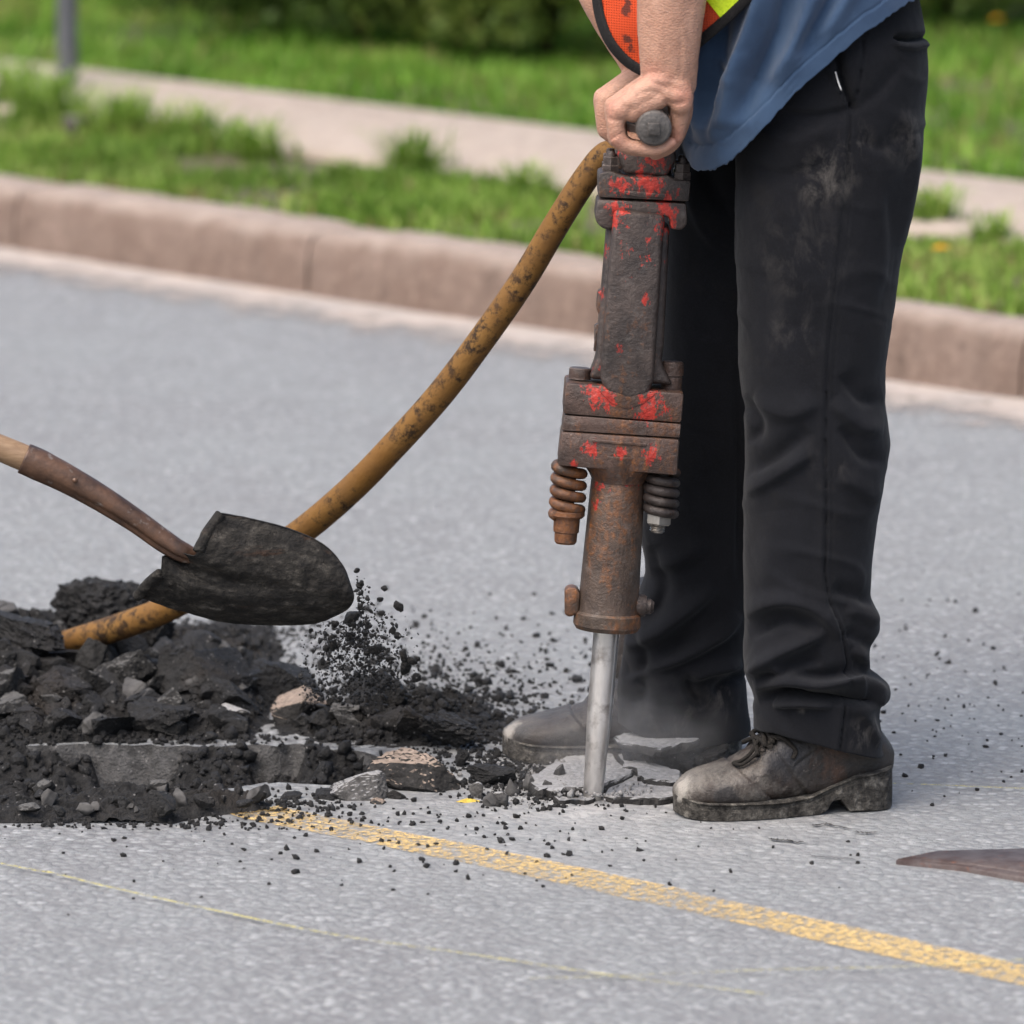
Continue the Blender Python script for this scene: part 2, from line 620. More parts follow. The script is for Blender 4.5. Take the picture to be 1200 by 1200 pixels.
# gutter: pale sandy silt and concrete strip at the kerb foot
s = np.linspace(0, ARC[-1], 900)
wv = 0.42 + 0.05 * fbm(np.c_[s * 1.3, s * 0, s * 0], 3, 3) + .05 * fbm(np.c_[s * 9, s * 0, s * 0], 3, 6)
A = kerb_pt(s, 0.0); A = A + KN * 0.015
B = kerb_pt(s) - KN * wv[:, None]
V = np.concatenate([np.c_[A, np.full(len(s), 0.006)], np.c_[B, np.full(len(s), 0.004)]])
n = len(s)
F = np.stack([np.arange(n - 1), n + np.arange(n - 1), n + 1 + np.arange(n - 1), 1 + np.arange(n - 1)], -1)
mg = NT('gutter_silt')
p = mg.pos()
c = mg.mix(mg.mask(mg.noise(p, 5, 5), .3, .7), (0.38, 0.325, 0.285), (0.29, 0.265, 0.245))
c = mg.mix(mg.mask(mg.noise(p, 20, 4), .62, .72), c, (0.12, 0.10, 0.08))
mg.fin(c, 0.95, mg.bump(mg.noise(p, 60, 4), .5, .006), .2)
# the silt thins out raggedly over the asphalt
ga = mg.n('ShaderNodeAttribute', attribute_name='cover')
gk = mg.mask(mg.math('ADD', ga.outputs['Fac'], mg.math('MULTIPLY', mg.math('SUBTRACT', mg.noise(p, 11, 6, .7), .5), 1.3)), .28, .75)
gt = mg.n('ShaderNodeBsdfTransparent'); gm = mg.n('ShaderNodeMixShader')
mg.l(gk, gm.inputs[0]); mg.l(gt.outputs[0], gm.inputs[1]); mg.l(mg.b.outputs[0], gm.inputs[2]); mg.l(gm.outputs[0], mg.out.inputs[0])
go = tag(obj('gutter', V, F, mg.m, smooth=False), kind='structure')
ga_ = go.data.attributes.new('cover', 'FLOAT', 'POINT')
ga_.data.foreach_set('value', np.r_[np.ones(n), np.zeros(n)].astype(np.float32))

# kerb of cast stones with joints
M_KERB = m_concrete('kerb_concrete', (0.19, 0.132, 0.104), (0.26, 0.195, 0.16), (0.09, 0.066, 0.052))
# stronger light on the kerb's top, painted in as a paler colour
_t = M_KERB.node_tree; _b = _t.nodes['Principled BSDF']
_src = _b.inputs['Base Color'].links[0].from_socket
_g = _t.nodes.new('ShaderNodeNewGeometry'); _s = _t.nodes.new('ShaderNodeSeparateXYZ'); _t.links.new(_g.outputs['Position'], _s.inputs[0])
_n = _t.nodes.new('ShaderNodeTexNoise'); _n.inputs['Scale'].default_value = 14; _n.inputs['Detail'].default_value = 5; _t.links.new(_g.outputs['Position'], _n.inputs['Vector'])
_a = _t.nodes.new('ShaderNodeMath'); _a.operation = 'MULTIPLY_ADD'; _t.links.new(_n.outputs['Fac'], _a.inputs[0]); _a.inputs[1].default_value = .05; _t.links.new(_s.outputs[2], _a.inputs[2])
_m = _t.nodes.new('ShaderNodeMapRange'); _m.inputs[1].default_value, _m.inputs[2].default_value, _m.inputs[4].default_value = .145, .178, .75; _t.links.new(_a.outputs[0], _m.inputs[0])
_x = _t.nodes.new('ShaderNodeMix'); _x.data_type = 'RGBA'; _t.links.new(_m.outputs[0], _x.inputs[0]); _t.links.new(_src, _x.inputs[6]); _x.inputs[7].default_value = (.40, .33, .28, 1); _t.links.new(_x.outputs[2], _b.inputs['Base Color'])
kerb = empty('kerb', (*kerb_pt(ARC[-1] / 2), 0))
tag(kerb, kind='structure', label='long weathered pinkish concrete kerb in front of the grass verge', cat=None)
j1 = kerb_dist(G(18, 292)[None])[1][0]; j2 = kerb_dist(G(362, 347)[None])[1][0]
step = (j2 - j1)
prof = [(0.0, -0.05), (0.0, 0.004), (0.012, 0.075), (0.022, 0.118), (0.034, 0.138), (0.055, 0.148), (0.09, 0.1505), (0.165, 0.150), (0.178, 0.144), (0.182, 0.13), (0.182, -0.05)]
k0 = -int(j1 / step)
js = j1 + step * np.arange(k0, int((ARC[-1] - j1) / step))
for a, b in zip(js[:-1], js[1:]):
    ss = np.r_[a + .004, a + .012, np.linspace(a + .03, b - .03, 22), b - .012, b - .004]
    rings = []
    for i, q in enumerate(ss):
        sh = 0.008 if i in (0, len(ss) - 1) else (0.0025 if i in (1, len(ss) - 2) else 0)
        pr = np.array(prof)
        o2 = np.clip(pr[:, 0], sh, 0.182 - sh)
        z2 = np.minimum(pr[:, 1], KERB_H - sh)
        c2 = kerb_pt(q)
        ring = np.c_[c2[0] + KN[0] * o2, c2[1] + KN[1] * o2, z2]
        ring += 0.010 * fbm(ring * 7, 4, 8)[:, None] * np.array([0, 0, 1.0]) + 0.012 * fbm(ring * 8, 4, 12)[:, None] * np.array([KN[0], KN[1], 0])
        rings.append(ring)
    V, F = loft(rings, True)
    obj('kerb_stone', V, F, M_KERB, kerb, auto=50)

# verge and lawn terrain behind the kerb
def land(s, d):
    x = np.stack([s, d, 0 * s], -1)
    z = KERB_H - 0.012 + 0.012 * fbm(x * 2.2, 3, 21)
    return z + np.clip(d - 4.0, 0, None) * 0.03
sg, dg = np.linspace(0, ARC[-1], 300), np.r_[np.linspace(0.12, 6, 90), np.linspace(6.3, 30, 30)]
S_, D_ = np.meshgrid(sg, dg, indexing='ij')
xy = kerb_pt(S_.ravel(), 0) + KN * D_.ravel()[:, None]
V = np.c_[xy, land(S_.ravel(), D_.ravel())]
tag(obj('lawn_ground', V, grid_faces(len(sg), len(dg))[:, ::-1], m_soil()), kind='structure')

# sidewalk of concrete slabs
up = G(np.array([100, 560, 1200]), np.array([82, 136, 207]), KERB_H + .015)
lo = G(np.array([700, 1060, 1200]), np.array([217, 257, 272]), KERB_H + .015)
du = kerb_dist(up)[0]; dl = kerb_dist(lo)[0]
SW0, SW1 = float(dl.mean()) - .06, float(du.mean())
print('sidewalk', SW0, SW1, du, dl, 'arc', ARC[-1], 'step', step)
M_WALK = m_concrete('sidewalk_concrete', (0.42, 0.345, 0.285), (0.47, 0.395, 0.335), (0.31, 0.25, 0.205))
walk = tag(empty('sidewalk', (*(kerb_pt(ARC[-1] / 2) + KN * SW0), KERB_H)), kind='structure', label='pale concrete sidewalk between the grass strips')
ns = int(ARC[-1] / 1.5)
for k in range(ns):
    a, b = k * 1.5 + .006, (k + 1) * 1.5 - .006
    rings = []
    for q in (a, a + .01, b - .01, b):
        e = 0.006 if q in (a, b) else 0
        c2 = kerb_pt(q)
        pr = np.array([(SW0, 0.10), (SW0, KERB_H + .008 - e), (SW0 + .02, KERB_H + .015 - e), (SW1 - .02, KERB_H + .015 - e), (SW1, KERB_H + .008 - e), (SW1, .10)])
        rings.append(np.c_[c2[0] + KN[0] * pr[:, 0], c2[1] + KN[1] * pr[:, 0], pr[:, 1]])
    V, F = loft(rings, True)
    obj('slab', V, F, M_WALK, walk, smooth=False)

# ------------------------------------------------------------------ grass
def blades(name, n, dfun, hfun, mat, seed, smin, smax, dmin, dmax, wid=(0.004, 0.008), kind='stuff', label=None):
    r = np.random.default_rng(seed)
    s_, d_ = r.uniform(smin, smax, n), r.uniform(dmin, dmax, n)
    xy = kerb_pt(s_) + KN * d_[:, None]
    z = land(s_, d_)
    base = np.c_[xy, z]
    u, v = UV(base)
    keep = r.random(n) < dfun(s_, d_, u, v)
    base, s_, d_, u, v = base[keep], s_[keep], d_[keep], u[keep], v[keep]
    n = len(base)
    h = hfun(s_, d_, u, v) * r.uniform(0.45, 1.25, n)
    az = r.uniform(0, 2 * np.pi, n)
    lean = np.abs(r.normal(0.25, 0.28, n)) * h
    wd = r.uniform(*wid, n)
    side = np.c_[np.cos(az + 1.57 + r.normal(0, .5, n)), np.sin(az + 1.57), np.zeros(n)] * wd[:, None]
    ld = np.c_[np.cos(az), np.sin(az), np.zeros(n)] * lean[:, None]
    up_ = np.c_[np.zeros(n), np.zeros(n), h]
    V = np.stack([base - side, base + side, base + ld * .35 + up_ * .6 + side * .8, base + ld * .35 + up_ * .6 - side * .8, base + ld + up_ * .97], 1).reshape(-1, 3)
    i = np.arange(n) * 5
    Fq = np.stack([i, i + 1, i + 2, i + 3], -1)
    Ft = np.stack([i + 3, i + 2, i + 4], -1)
    o = obj(name, V, [Fq, Ft], mat, smooth=False)
    patch = fbm(np.c_[base[:, :2] * 3.2, 0 * h], 3, 31)
    t = np.clip(0.45 + 0.6 * patch + r.normal(0, 0.2, n), 0, 0.97)
    t[r.random(n) < 0.06 + .1 * (patch > .25)] = 1.0
    at = o.data.attributes.new('tint', 'FLOAT', 'POINT')
    at.data.foreach_set('value', np.repeat(t, 5).astype(np.float32))
    return tag(o, label, 'grass', kind=kind)

M_GR = m_grass('grass_blades', (0.09, 0.17, 0.022), (0.195, 0.315, 0.045), (0.34, 0.42, 0.115))
s_in0 = 0.0; s_in1 = float(kerb_dist(G(1750, 480)[None])[1][0])

def d_verge(s, d, u, v):
    k = np.clip(0.55 + 1.1 * fbm(np.stack([s * 2.5, d * 2.5, 0 * s], -1), 3, 11), 0.05, 1)
    bare = (np.exp(-(((u - 255) / 85) ** 2 + ((v - 192) / 11) ** 2)) + np.exp(-(((u - 430) / 150) ** 2 + ((v - 197) / 13) ** 2)) + .8 * (v < np.interp(u, [300, 480, 700, 1060, 1200], [184, 200, 222, 262, 278])) * (u > 305)
            + .8 * np.exp(-(((u - 1190) / 30) ** 2 + ((v - 335) / 14) ** 2)) + .7 * np.exp(-(((u - 640) / 60) ** 2 + ((v - 268) / 12) ** 2)))
    return k * np.clip(1 - 1.2 * bare, 0.02, 1)

def h_verge(s, d, u, v):
    h = 0.036 + 0.026 * fbm(np.stack([s * 4, d * 4, 0 * s], -1), 2, 15)
    h = h + 0.004 * np.clip((d - SW0 + .45) / .4, 0, 1)
    h = h + 0.105 * np.clip((320 - u) / 60, 0, 1) * np.clip((d - 0.7) / .5, 0, 1)
    return np.clip(h, 0.02, None)
blades('verge_grass', 90000, d_verge, h_verge, M_GR, 3, s_in0, s_in1, 0.175, SW0 - .005, label='bright green weedy grass on the strip between kerb and sidewalk')

def d_lawn(s, d, u, v):
    k = np.clip(0.85 + 0.6 * fbm(np.stack([s * 1.5, d * 1.5, 0 * s], -1), 3, 13), 0.1, 1)
    bare = (np.exp(-(((u - 1120) / 45) ** 2 + ((v - 104) / 8) ** 2)) + .9 * np.exp(-(((u - 175) / 70) ** 2 + ((v - 38) / 10) ** 2)) + .8 * np.exp(-(((u - 1200) / 20) ** 2 + ((v - 165) / 20) ** 2)))
    return k * np.clip(1 - 1.2 * bare, 0.05, 1)
M_LAWN = m_grass('lawn_blades', (0.08, 0.175, 0.018), (0.16, 0.315, 0.035), (0.28, 0.40, 0.08))
blades('lawn_grass', 190000, d_lawn, lambda s, d, u, v: 0.05 + 0.02 * fbm(np.stack([s * 3, d * 3, 0 * s], -1), 2, 19), M_LAWN, 5,
       s_in0, s_in1, SW1 + .01, SW1 + 8.0, (0.005, 0.010), label='mown green lawn beyond the sidewalk')

# taller weed tufts that stand out of the verge
def tuft(u, v, h, n, sp, label, tint=0.45, z=KERB_H):
    b = G(u, v, z - .01)
    root = tag(empty('weed_tuft', b), label, 'weed', 'weed tufts in the verge')
    r = np.random.default_rng(int(u * 7 + v))
    mb = MB()
    n = int(n * 2.2); tint = .25 + .6 * tint
    for k in range(n):
        a = r.uniform(0, 2 * np.pi)
        l = h * r.uniform(.2, .75)
        out = sp * r.uniform(.2, 1)
        p0 = b + np.array([r.normal(0, sp * .22), r.normal(0, sp * .2), 0])
        d = np.array([math.cos(a), math.sin(a), 0])
        sd_ = np.array([-d[1], d[0], 0]) * r.uniform(.002, .005)
        q = [p0, p0 + d * out * .25 + [0, 0, l * .55], p0 + d * out * .65 + [0, 0, l * .9], p0 + d * out + [0, 0, l * .92]]
        wv_ = [.6, 1, .8, .05]
        Vv = np.concatenate([[x - sd_ * w_, x + sd_ * w_] for x, w_ in zip(q, wv_)])
        mb.add(Vv, grid_faces(4, 2))
    o = mb.build('leaves', M_GR, root, smooth=False)
    at = o.data.attributes.new('tint', 'FLOAT', 'POINT')
    at.data.foreach_set('value', np.repeat(np.clip(r.normal(tint, .25, n), 0, .98), 8).astype(np.float32))
    return root
tuft(480, 205, .17, 70, .14, 'tall weed tuft standing against the sidewalk left of the leaning tool hose', .3)
tuft(620, 232, .13, 45, .12, 'low broad weed tuft close to the top of the air hose', .35)
tuft(298, 188, .16, 60, .14, 'weed tuft at the end of the bare sandy patch', .3)
tuft(60, 150, .22, 90, .2, 'dark bushy weed clump in front of the grey post', .12)
tuft(150, 165, .2, 80, .2, 'bushy weed clump right of the grey post foot', .25)
tuft(20, 130, .22, 80, .2, 'weed clump left of the grey post foot', .3)
tuft(230, 172, .17, 60, .16, 'loose weed clump beside the bare sandy patch', .35)
tuft(1092, 268, .15, 60, .13, 'weed tuft behind the dandelion at the sidewalk edge', .35)
tuft(1165, 288, .12, 45, .1, 'small weed tuft right of the dandelion', .4)
tuft(400, 215, .1, 40, .1, 'small weed tuft in the middle of the verge', .45)

def dandelion(u, v, h, r_, label, z=KERB_H):
    b = G(u, v, z)
    root = tag(empty('dandelion', b), label, 'flower', 'dandelions in the grass')
    V, F = tube([b - [0, 0, .02], b + [0.003, 0, h * .5], b + [0, 0, h]], .0022, 6)
    obj('stem', V, F, m_plain('stem_green', (.10, .18, .03)), root)
    mb = MB()
    rr = np.random.default_rng(3)
    for k in range(46):
        a = k * 2.4; e = math.sqrt(k / 46)
        d = np.array([math.cos(a) * e, math.sin(a) * e, .55 - .45 * e])
        t_ = b + [0, 0, h] + d * r_
        sdv = np.array([-math.sin(a), math.cos(a), 0]) * r_ * .16
        c0 = b + [0, 0, h]
        mb.add([c0 - sdv * .3, c0 + sdv * .3, t_ + sdv, t_ - sdv], [[0, 1, 2, 3]])
    mb.build('flower_head', m_plain('petal_yellow', (.75, .48, .02), .6), root, smooth=False)
dandelion(1102, 322, .055, .022, 'open yellow dandelion in the verge behind the worker')
dandelion(1168, 44, .05, .022, 'yellow dandelion far back in the lawn near the shrubs', KERB_H + .05)

# stone in the weeds by the post
V, F = rock(77, (.05, .04, .045), 3)
bpt = G(88, 160, KERB_H)
tag(obj('field_stone', V + bpt + [0, 0, .03], F, m_plain('stone_dark', (.09, .08, .07)), smooth=True), 'dark rounded stone lying in the weeds near the grey post', 'stone')

# grey post
pb = G(80, 104, KERB_H)
post = tag(empty('sign_post', pb), 'round grey galvanised steel post standing in the grass by the sidewalk', 'post')
mp = m_plain('galvanised', (.10, .105, .115), .5, .5, .35, 30, .15, .2)
V, F = tube([pb + [0, 0, -.12], pb + [0, 0, 2.3]], .029, 24)
obj('pole', V, F, mp, post, auto=40)
V, F = tube([pb + [0, 0, 2.3], pb + [0, 0, 2.315], pb + [0, 0, 2.325]], [.031, .031, .018], 24)
obj('cap', V, F, mp, post, auto=40)
V, F = tube([pb + [0, 0, -.02], pb + [0, 0, .012], pb + [0, 0, .016]], [.055, .055, .035], 24)
obj('collar', V, F, m_plain('collar_concrete', (.3, .28, .25)), post, auto=40)

# shrubs at the back of the lawn
M_LEAF = m_grass('shrub_leaves', (0.035, 0.07, 0.012), (0.085, 0.135, 0.022), (0.17, 0.22, 0.045))
M_BARK = m_plain('shrub_bark', (.05, .037, .025), .9, .2, 0, 60, .6)
def shrub(u, v, w_, h, seed, label, tint=.35, zb=KERB_H + .06):
    b = G(u, v, zb)
    r = np.random.default_rng(seed)
    root = tag(empty('shrub', b), label, 'shrub', 'shrubs along the back of the lawn')
    mb = MB()
    cl = []
    for k in range(9):
        a = r.uniform(0, 2 * np.pi); o_ = w_ * r.uniform(.2, .75)
        tip = b + [math.cos(a) * o_, math.sin(a) * o_ * .8, h * r.uniform(.45, .9)]
        mid = b + (tip - b) * .5 + [0, 0, h * .1]
        V, F = tube(smooth_path([b + [0, 0, -.05], mid, tip], 8), np.linspace(.016, .005, 8), 6)
        mb.add(V, F)
        cl += [tip, mid + r.normal(0, .05, 3), tip + r.normal(0, w_ * .2, 3), b + [math.cos(a) * o_ * 1.1, math.sin(a) * o_, h * r.uniform(.12, .3)]]
    mb.build('stems', M_BARK, root)
    cl = np.array(cl)
    n = 5200
    c_ = cl[r.integers(0, len(cl), n)]
    p_ = c_ + r.normal(0, 1, (n, 3)) * [w_ * .16, w_ * .15, h * .11]
    p_[:, 2] = np.maximum(p_[:, 2], b[2] + .02)
    L = r.uniform(.014, .032, n)
    d = r.normal(size=(n, 3)); d /= np.linalg.norm(d, axis=1, keepdims=True)
    e = np.cross(d, r.normal(size=(n, 3))); e /= np.linalg.norm(e, axis=1, keepdims=True)
    V = np.stack([p_ - d * L[:, None], p_ + e * L[:, None] * .5, p_ + d * L[:, None], p_ - e * L[:, None] * .5], 1).reshape(-1, 3)
    o = obj('foliage', V, np.arange(n * 4).reshape(-1, 4), M_LEAF, root, smooth=False)
    t = np.clip(tint + .25 * fbm(p_ * 6, 2, seed) + r.normal(0, .14, n), 0, .95)
    at = o.data.attributes.new('tint', 'FLOAT', 'POINT')
    at.data.foreach_set('value', np.repeat(t, 4).astype(np.float32))
shrub(330, 14, .42, .75, 1, 'dark low shrub, first of the row from the grey post', .2)
shrub(420, 26, .45, .8, 2, 'dark shrub with brownish leaves in the middle of the row', .15)
shrub(500, 30, .42, .85, 3, 'dense dark green shrub behind the sidewalk', .3)
shrub(570, 36, .4, .8, 4, 'yellowish green shrub beside the dense dark one', .6)
shrub(640, 42, .42, .9, 5, 'shrub with light tips just left of the worker\'s arms', .55)
shrub(720, 46, .42, .9, 6, 'leafy shrub behind the worker\'s forearms', .45)
shrub(1110, 6, .45, .8, 7, 'green shrub behind the worker\'s back pocket', .55)
shrub(1215, 12, .5, .9, 8, 'broad dark shrub farthest along the row past the worker', .35)
shrub(230, -12, .45, .8, 9, 'small shrub nearest the grey post', .4)

# ------------------------------------------------------------------ road markings and ironwork
def strip(name, pts, w0, z, mat, label):
    c = G(np.array(pts)[:, 0], np.array(pts)[:, 1])
    c = smooth_path(c, 90)[:, :2]
    t = np.gradient(c, axis=0); t /= np.linalg.norm(t, axis=1, keepdims=True)
    nn = np.c_[-t[:, 1], t[:, 0]]
    ww = (w0 / 2) * (1 + .1 * fbm(np.c_[c * 12, 0 * c[:, :1]], 2, 5))[:, None]
    V = np.concatenate([np.c_[c - nn * ww, np.full(len(c), z)], np.c_[c + nn * ww, np.full(len(c), z)]])
    n = len(c)
    F = np.stack([np.arange(n - 1), np.arange(n - 1) + 1, n + np.arange(n - 1) + 1, n + np.arange(n - 1)], -1)
    return tag(obj(name, V, F, mat, smooth=False), label, kind='structure')
M_YEL = m_paint('yellow_road_paint', (0.60, 0.43, 0.185), 0.455)
M_CHALK = m_paint('yellow_marker_paint', (0.50, 0.45, 0.15), 0.47)
strip('road_line', [(300, 950), (335, 959), (600, 1012), (900, 1078), (1200, 1144), (1700, 1252), (2600, 1446)], 0.086, .0015, M_YEL, 'worn yellow paint line on the asphalt, starting at the rubble')
strip('survey_line', [(-400, 935), (0, 1016), (60, 1027), (120, 1042), (260, 1073), (400, 1101), (560, 1124), (720, 1148), (900, 1170)], .007, .0055, M_CHALK, 'thin broken yellow survey line across the near lane')
M_CHALK2 = m_paint('faint_yellow_marker', (0.42, 0.39, 0.16), 0.52)
strip('survey_line', [(620, 1152), (700, 1150), (900, 1142), (1060, 1138), (1200, 1130), (1500, 1122)], .006, .0065, M_CHALK2, 'thin yellow survey line crossing the thick yellow line')
strip('survey_line', [(1044, 922), (1100, 924), (1200, 928), (1500, 938)], .005, .0055, M_CHALK, 'thin yellow survey line starting at the boot heel')

# iron cover frame
mi = NT('rusty_iron')
p = mi.pos()
c = mi.mix(mi.mask(mi.noise(p, 30, 5, .7), .35, .7), (0.045, 0.028, 0.025), (0.10, 0.083, 0.08))
c = mi.mix(mi.mask(mi.noise(p, 90, 4), .6, .75), c, (0.12, 0.045, 0.025))
mi.fin(c, .6, mi.bump(mi.noise(p, 120, 4), .5, .003), .5, .3)
K0 = G(1048, 1013)
quad = [K0, G(1125, 1021), G(1320, 1056), G(1500, 1040), G(1420, 1006), G(1200, 1000), G(1096, 1003)]
root = tag(empty('utility_cover', K0), 'rusty iron cover frame set in the asphalt beside the yellow line', 'utility cover')
def plate(name, poly, z0, z1, mat, par, bev=.003):
    bm = bmesh.new()
    f = bm.faces.new([bm.verts.new((q[0], q[1], z0)) for q in poly])
    r = bmesh.ops.extrude_face_region(bm, geom=[f])
    for e in r['geom']:
        if isinstance(e, bmesh.types.BMVert): e.co.z = z1
    bmesh.ops.recalc_face_normals(bm, faces=bm.faces)
    bmesh.ops.bevel(bm, geom=list(bm.edges), offset=bev, segments=1, affect='EDGES')
    V, F = bm_arrays(bm); bm.free()
    return obj(name, V, F, mat, par, smooth=False)
Q = np.array(quad)
plate('frame', Q, -.05, .008, mi.m, root)
cq = Q.mean(0)
plate('lid', cq + (Q - cq) * np.array([.86, .72, 1]), .003, .0105, mi.m, root)

# cracks that run out of the broken patch (parts of the road)
mck = m_plain('crack_dark', (.06, .058, .056), .95, .1, 0, 90, .6)
for pts, w0 in (([(950, 970), (970, 968), (1000, 974)], 2.0), ([(900, 985), (922, 987), (948, 990)], 2.2), ([(1000, 976), (1015, 978), (1032, 977)], 1.4), ([(940, 1004), (975, 1007), (1010, 1009)], 1.0)):
    c2 = smooth_path(np.c_[np.array(pts, float), np.zeros(len(pts))], 40)[:, :2]
    c2 += rng.normal(0, [1.0, .5], c2.shape)
    ww = w0 * np.sin(np.linspace(0, np.pi, 40)) ** .5 * rng.uniform(.25, 1.1, 40) / 2
    a_ = G(c2[:, 0], c2[:, 1] - ww); b_ = G(c2[:, 0], c2[:, 1] + ww)
    a_[:, 2] = b_[:, 2] = .003
    V = np.concatenate([b_, a_])
    i = np.arange(39)
    obj('crack', V, np.stack([i, i + 1, 40 + i + 1, 40 + i], -1), mck, road, smooth=False)
# ================================================================== BREAKER (jackhammer)
def m_iron(name, ob, spots, rust=0.5, base=((0.025, 0.019, 0.017), (0.075, 0.056, 0.048)), red=True):
    m = NT(name)
    p = m.pos('obj', ob)
    n1 = m.noise(p, 28, 6, .7)
    n2 = m.noise(p, 110, 5, .7)
    n3 = m.noise(m.scale(p, (1, 1, .3)), 16, 5, .65)
    c = m.mix(m.mask(n1, .3, .7), base[0], base[1])
    rk = m.mask(m.math('ADD', n3, m.math('MULTIPLY', m.math('SUBTRACT', n2, .5), .4)), rust, rust + .16)
    rc = m.mix(m.mask(n2, .3, .7), (0.075, 0.030, 0.016), (0.22, 0.085, 0.025))
    c = m.mix(rk, c, rc)
    if spots:
        tot = None
        for (q, r_) in spots:
            b_ = m.blob(p, q, r_)
            tot = b_ if tot is None else m.math('MAXIMUM', tot, b_)
        k = m.math('ADD', m.math('MULTIPLY', tot, .9), m.math('MULTIPLY', m.math('SUBTRACT', m.noise(m.scale(p, (1, 1, .6)), 95, 6, .8), .5), 2.6))
        k = m.math('MULTIPLY', m.mask(k, .56, .64), m.mask(tot, .0, .12))
        c = m.mix(k, c, m.mix(m.mask(n2, .35, .6), (0.27, 0.018, 0.012), (0.44, 0.034, 0.02)))
    # pale dust caught by the raised grain
    c = m.mix(m.math('MULTIPLY', m.mask(m.noise(p, 45, 5, .7), .56, .74), .35), c, (0.20, 0.18, 0.165))
    h = m.math('ADD', n1, m.math('MULTIPLY', n2, .7))
    # edges rubbed down to brighter bare metal
    bv_ = m.n('ShaderNodeBevel'); bv_.samples = 6; bv_.inputs[0].default_value = .0035
    gn = m.n('ShaderNodeNewGeometry')
    dt = m.n('ShaderNodeVectorMath', operation='DOT_PRODUCT'); m.l(bv_.outputs[0], dt.inputs[0]); m.l(gn.outputs['Normal'], dt.inputs[1])
    ed = m.math('MULTIPLY', m.mask(dt.outputs['Value'], .985, .88), m.mask(n2, .35, .6))
    c = m.mix(m.math('MULTIPLY', ed, .6), c, (.21, .17, .15))
    # oily black grime in broad patches
    c = m.mix(m.math('MULTIPLY', m.mask(m.noise(p, 13, 4, .6), .5, .66), .55), c, (.012, .0105, .010))
    return m.fin(c, m.mask(n1, -.5, 1.6), m.bump(h, .75, .004), .5, .25)

JA_px, JB_px = np.array((694., 940.)), np.array((758., 150.))
JY0, JY1 = float(G(694, 940)[1]) + .012, 0.11
JA, JB = P(*JA_px, JY0), P(*JB_px, JY1)
JLEN = np.linalg.norm(JB_px - JA_px)
JK = np.linalg.norm(JB - JA) / JLEN              # metres per photo pixel along the tool
ez = (JB - JA) / np.linalg.norm(JB - JA)
ex = np.array([1., 0, 0]) - ez * ez[0]
ex /= np.linalg.norm(ex)
ey = np.cross(ez, ex)
_ad = (JB_px - JA_px) / JLEN
_pd = np.array((-_ad[1], _ad[0]))

def jl(u, v, d=0.0):
    """photo pixel -> tool frame (metres): across, depth (px), along"""
    q = np.array((u, v), float) - JA_px
    return np.array((q @ _pd * JK, d * JK, q @ _ad * JK))
def jw(V):
    V = np.asarray(V, float)
    return JA + V[..., :1] * ex + V[..., 1:2] * ey + V[..., 2:3] * ez

hammer = tag(empty('pneumatic_breaker', JA), 'rusty black pneumatic breaker with red paint remnants held upright by the worker', 'breaker')
hf = empty('tmp', (0, 0, 0))
bpy.data.objects.remove(hf)
def spot(u, v, d, r_):
    return (jw(jl(u, v, d)) - JA, r_ * 1.3 * JK)
SP_TOP = [spot(735, 170, -20, 22), spot(768, 185, -25, 26), spot(725, 172, -25, 16), spot(728, 215, -36, 20), spot(760, 214, -36, 24), spot(752, 203, -36, 20),
          spot(724, 240, -36, 22), spot(778, 240, -36, 22), spot(785, 228, -36, 16), spot(726, 255, -36, 16), spot(778, 260, -36, 20), spot(785, 178, -20, 22)]
SP_BAR = [spot(724, 250, -36, 24), spot(778, 255, -36, 26), spot(757, 275, -40, 13), spot(757, 300, -40, 14), spot(733, 285, -40, 15), spot(754, 345, -40, 13),
          spot(751, 375, -40, 11), spot(735, 320, -40, 9), spot(727, 400, -40, 12), spot(711, 290, -20, 16), spot(707, 340, -20, 14), spot(746, 430, -40, 9),
          spot(776, 300, -20, 13), spot(704, 420, -20, 15)]
SP_BLK = [spot(702, 455, -44, 26), spot(765, 465, -44, 30), spot(693, 520, -44, 16), spot(763, 524, -44, 17), spot(727, 520, -44, 11), spot(672, 535, -44, 8), spot(757, 478, -44, 22), spot(712, 462, -44, 18)]
SP_TUB = [spot(698, 560, -30, 24), spot(752, 556, -26, 20), spot(742, 560, -30, 12), spot(692, 585, -25, 14)]
MT, MBR, MBL = m_iron('iron_head', hammer, SP_TOP, .58), m_iron('iron_barrel', hammer, SP_BAR, .54), m_iron('iron_block', hammer, SP_BLK, .50, ((.034, .022, .017), (.095, .058, .045)))
MTU = m_iron('iron_tube', hammer, SP_TUB, .47, ((.04, .028, .022), (.11, .075, .055)))
MB0 = m_iron('iron_bolt', hammer, None, .55)
MRU = m_iron('iron_rusty', hammer, None, .40, ((.045, .03, .022), (.105, .07, .046)))
def m_steel(name, base, rough):
    m = NT(name)
    p = m.pos('obj', hammer)
    n = m.noise(m.scale(p, (3, 3, 1)), 18, 4, .6)
    c = m.mix(m.mask(n, .3, .7), tuple(.7 * x for x in base), base)
    c = m.mix(m.math('MULTIPLY', m.mask(m.noise(p, 40, 5), .52, .7), .6), c, (.13, .10, .085))
    return m.fin(c, m.mask(n, -.7, 2.4), m.bump(n, .12, .0015), .5, .85)
MST = m_steel('chisel_steel', (.75, .72, .69), .4)
MNUT = m_steel('nut_steel', (.5, .47, .43), .45)

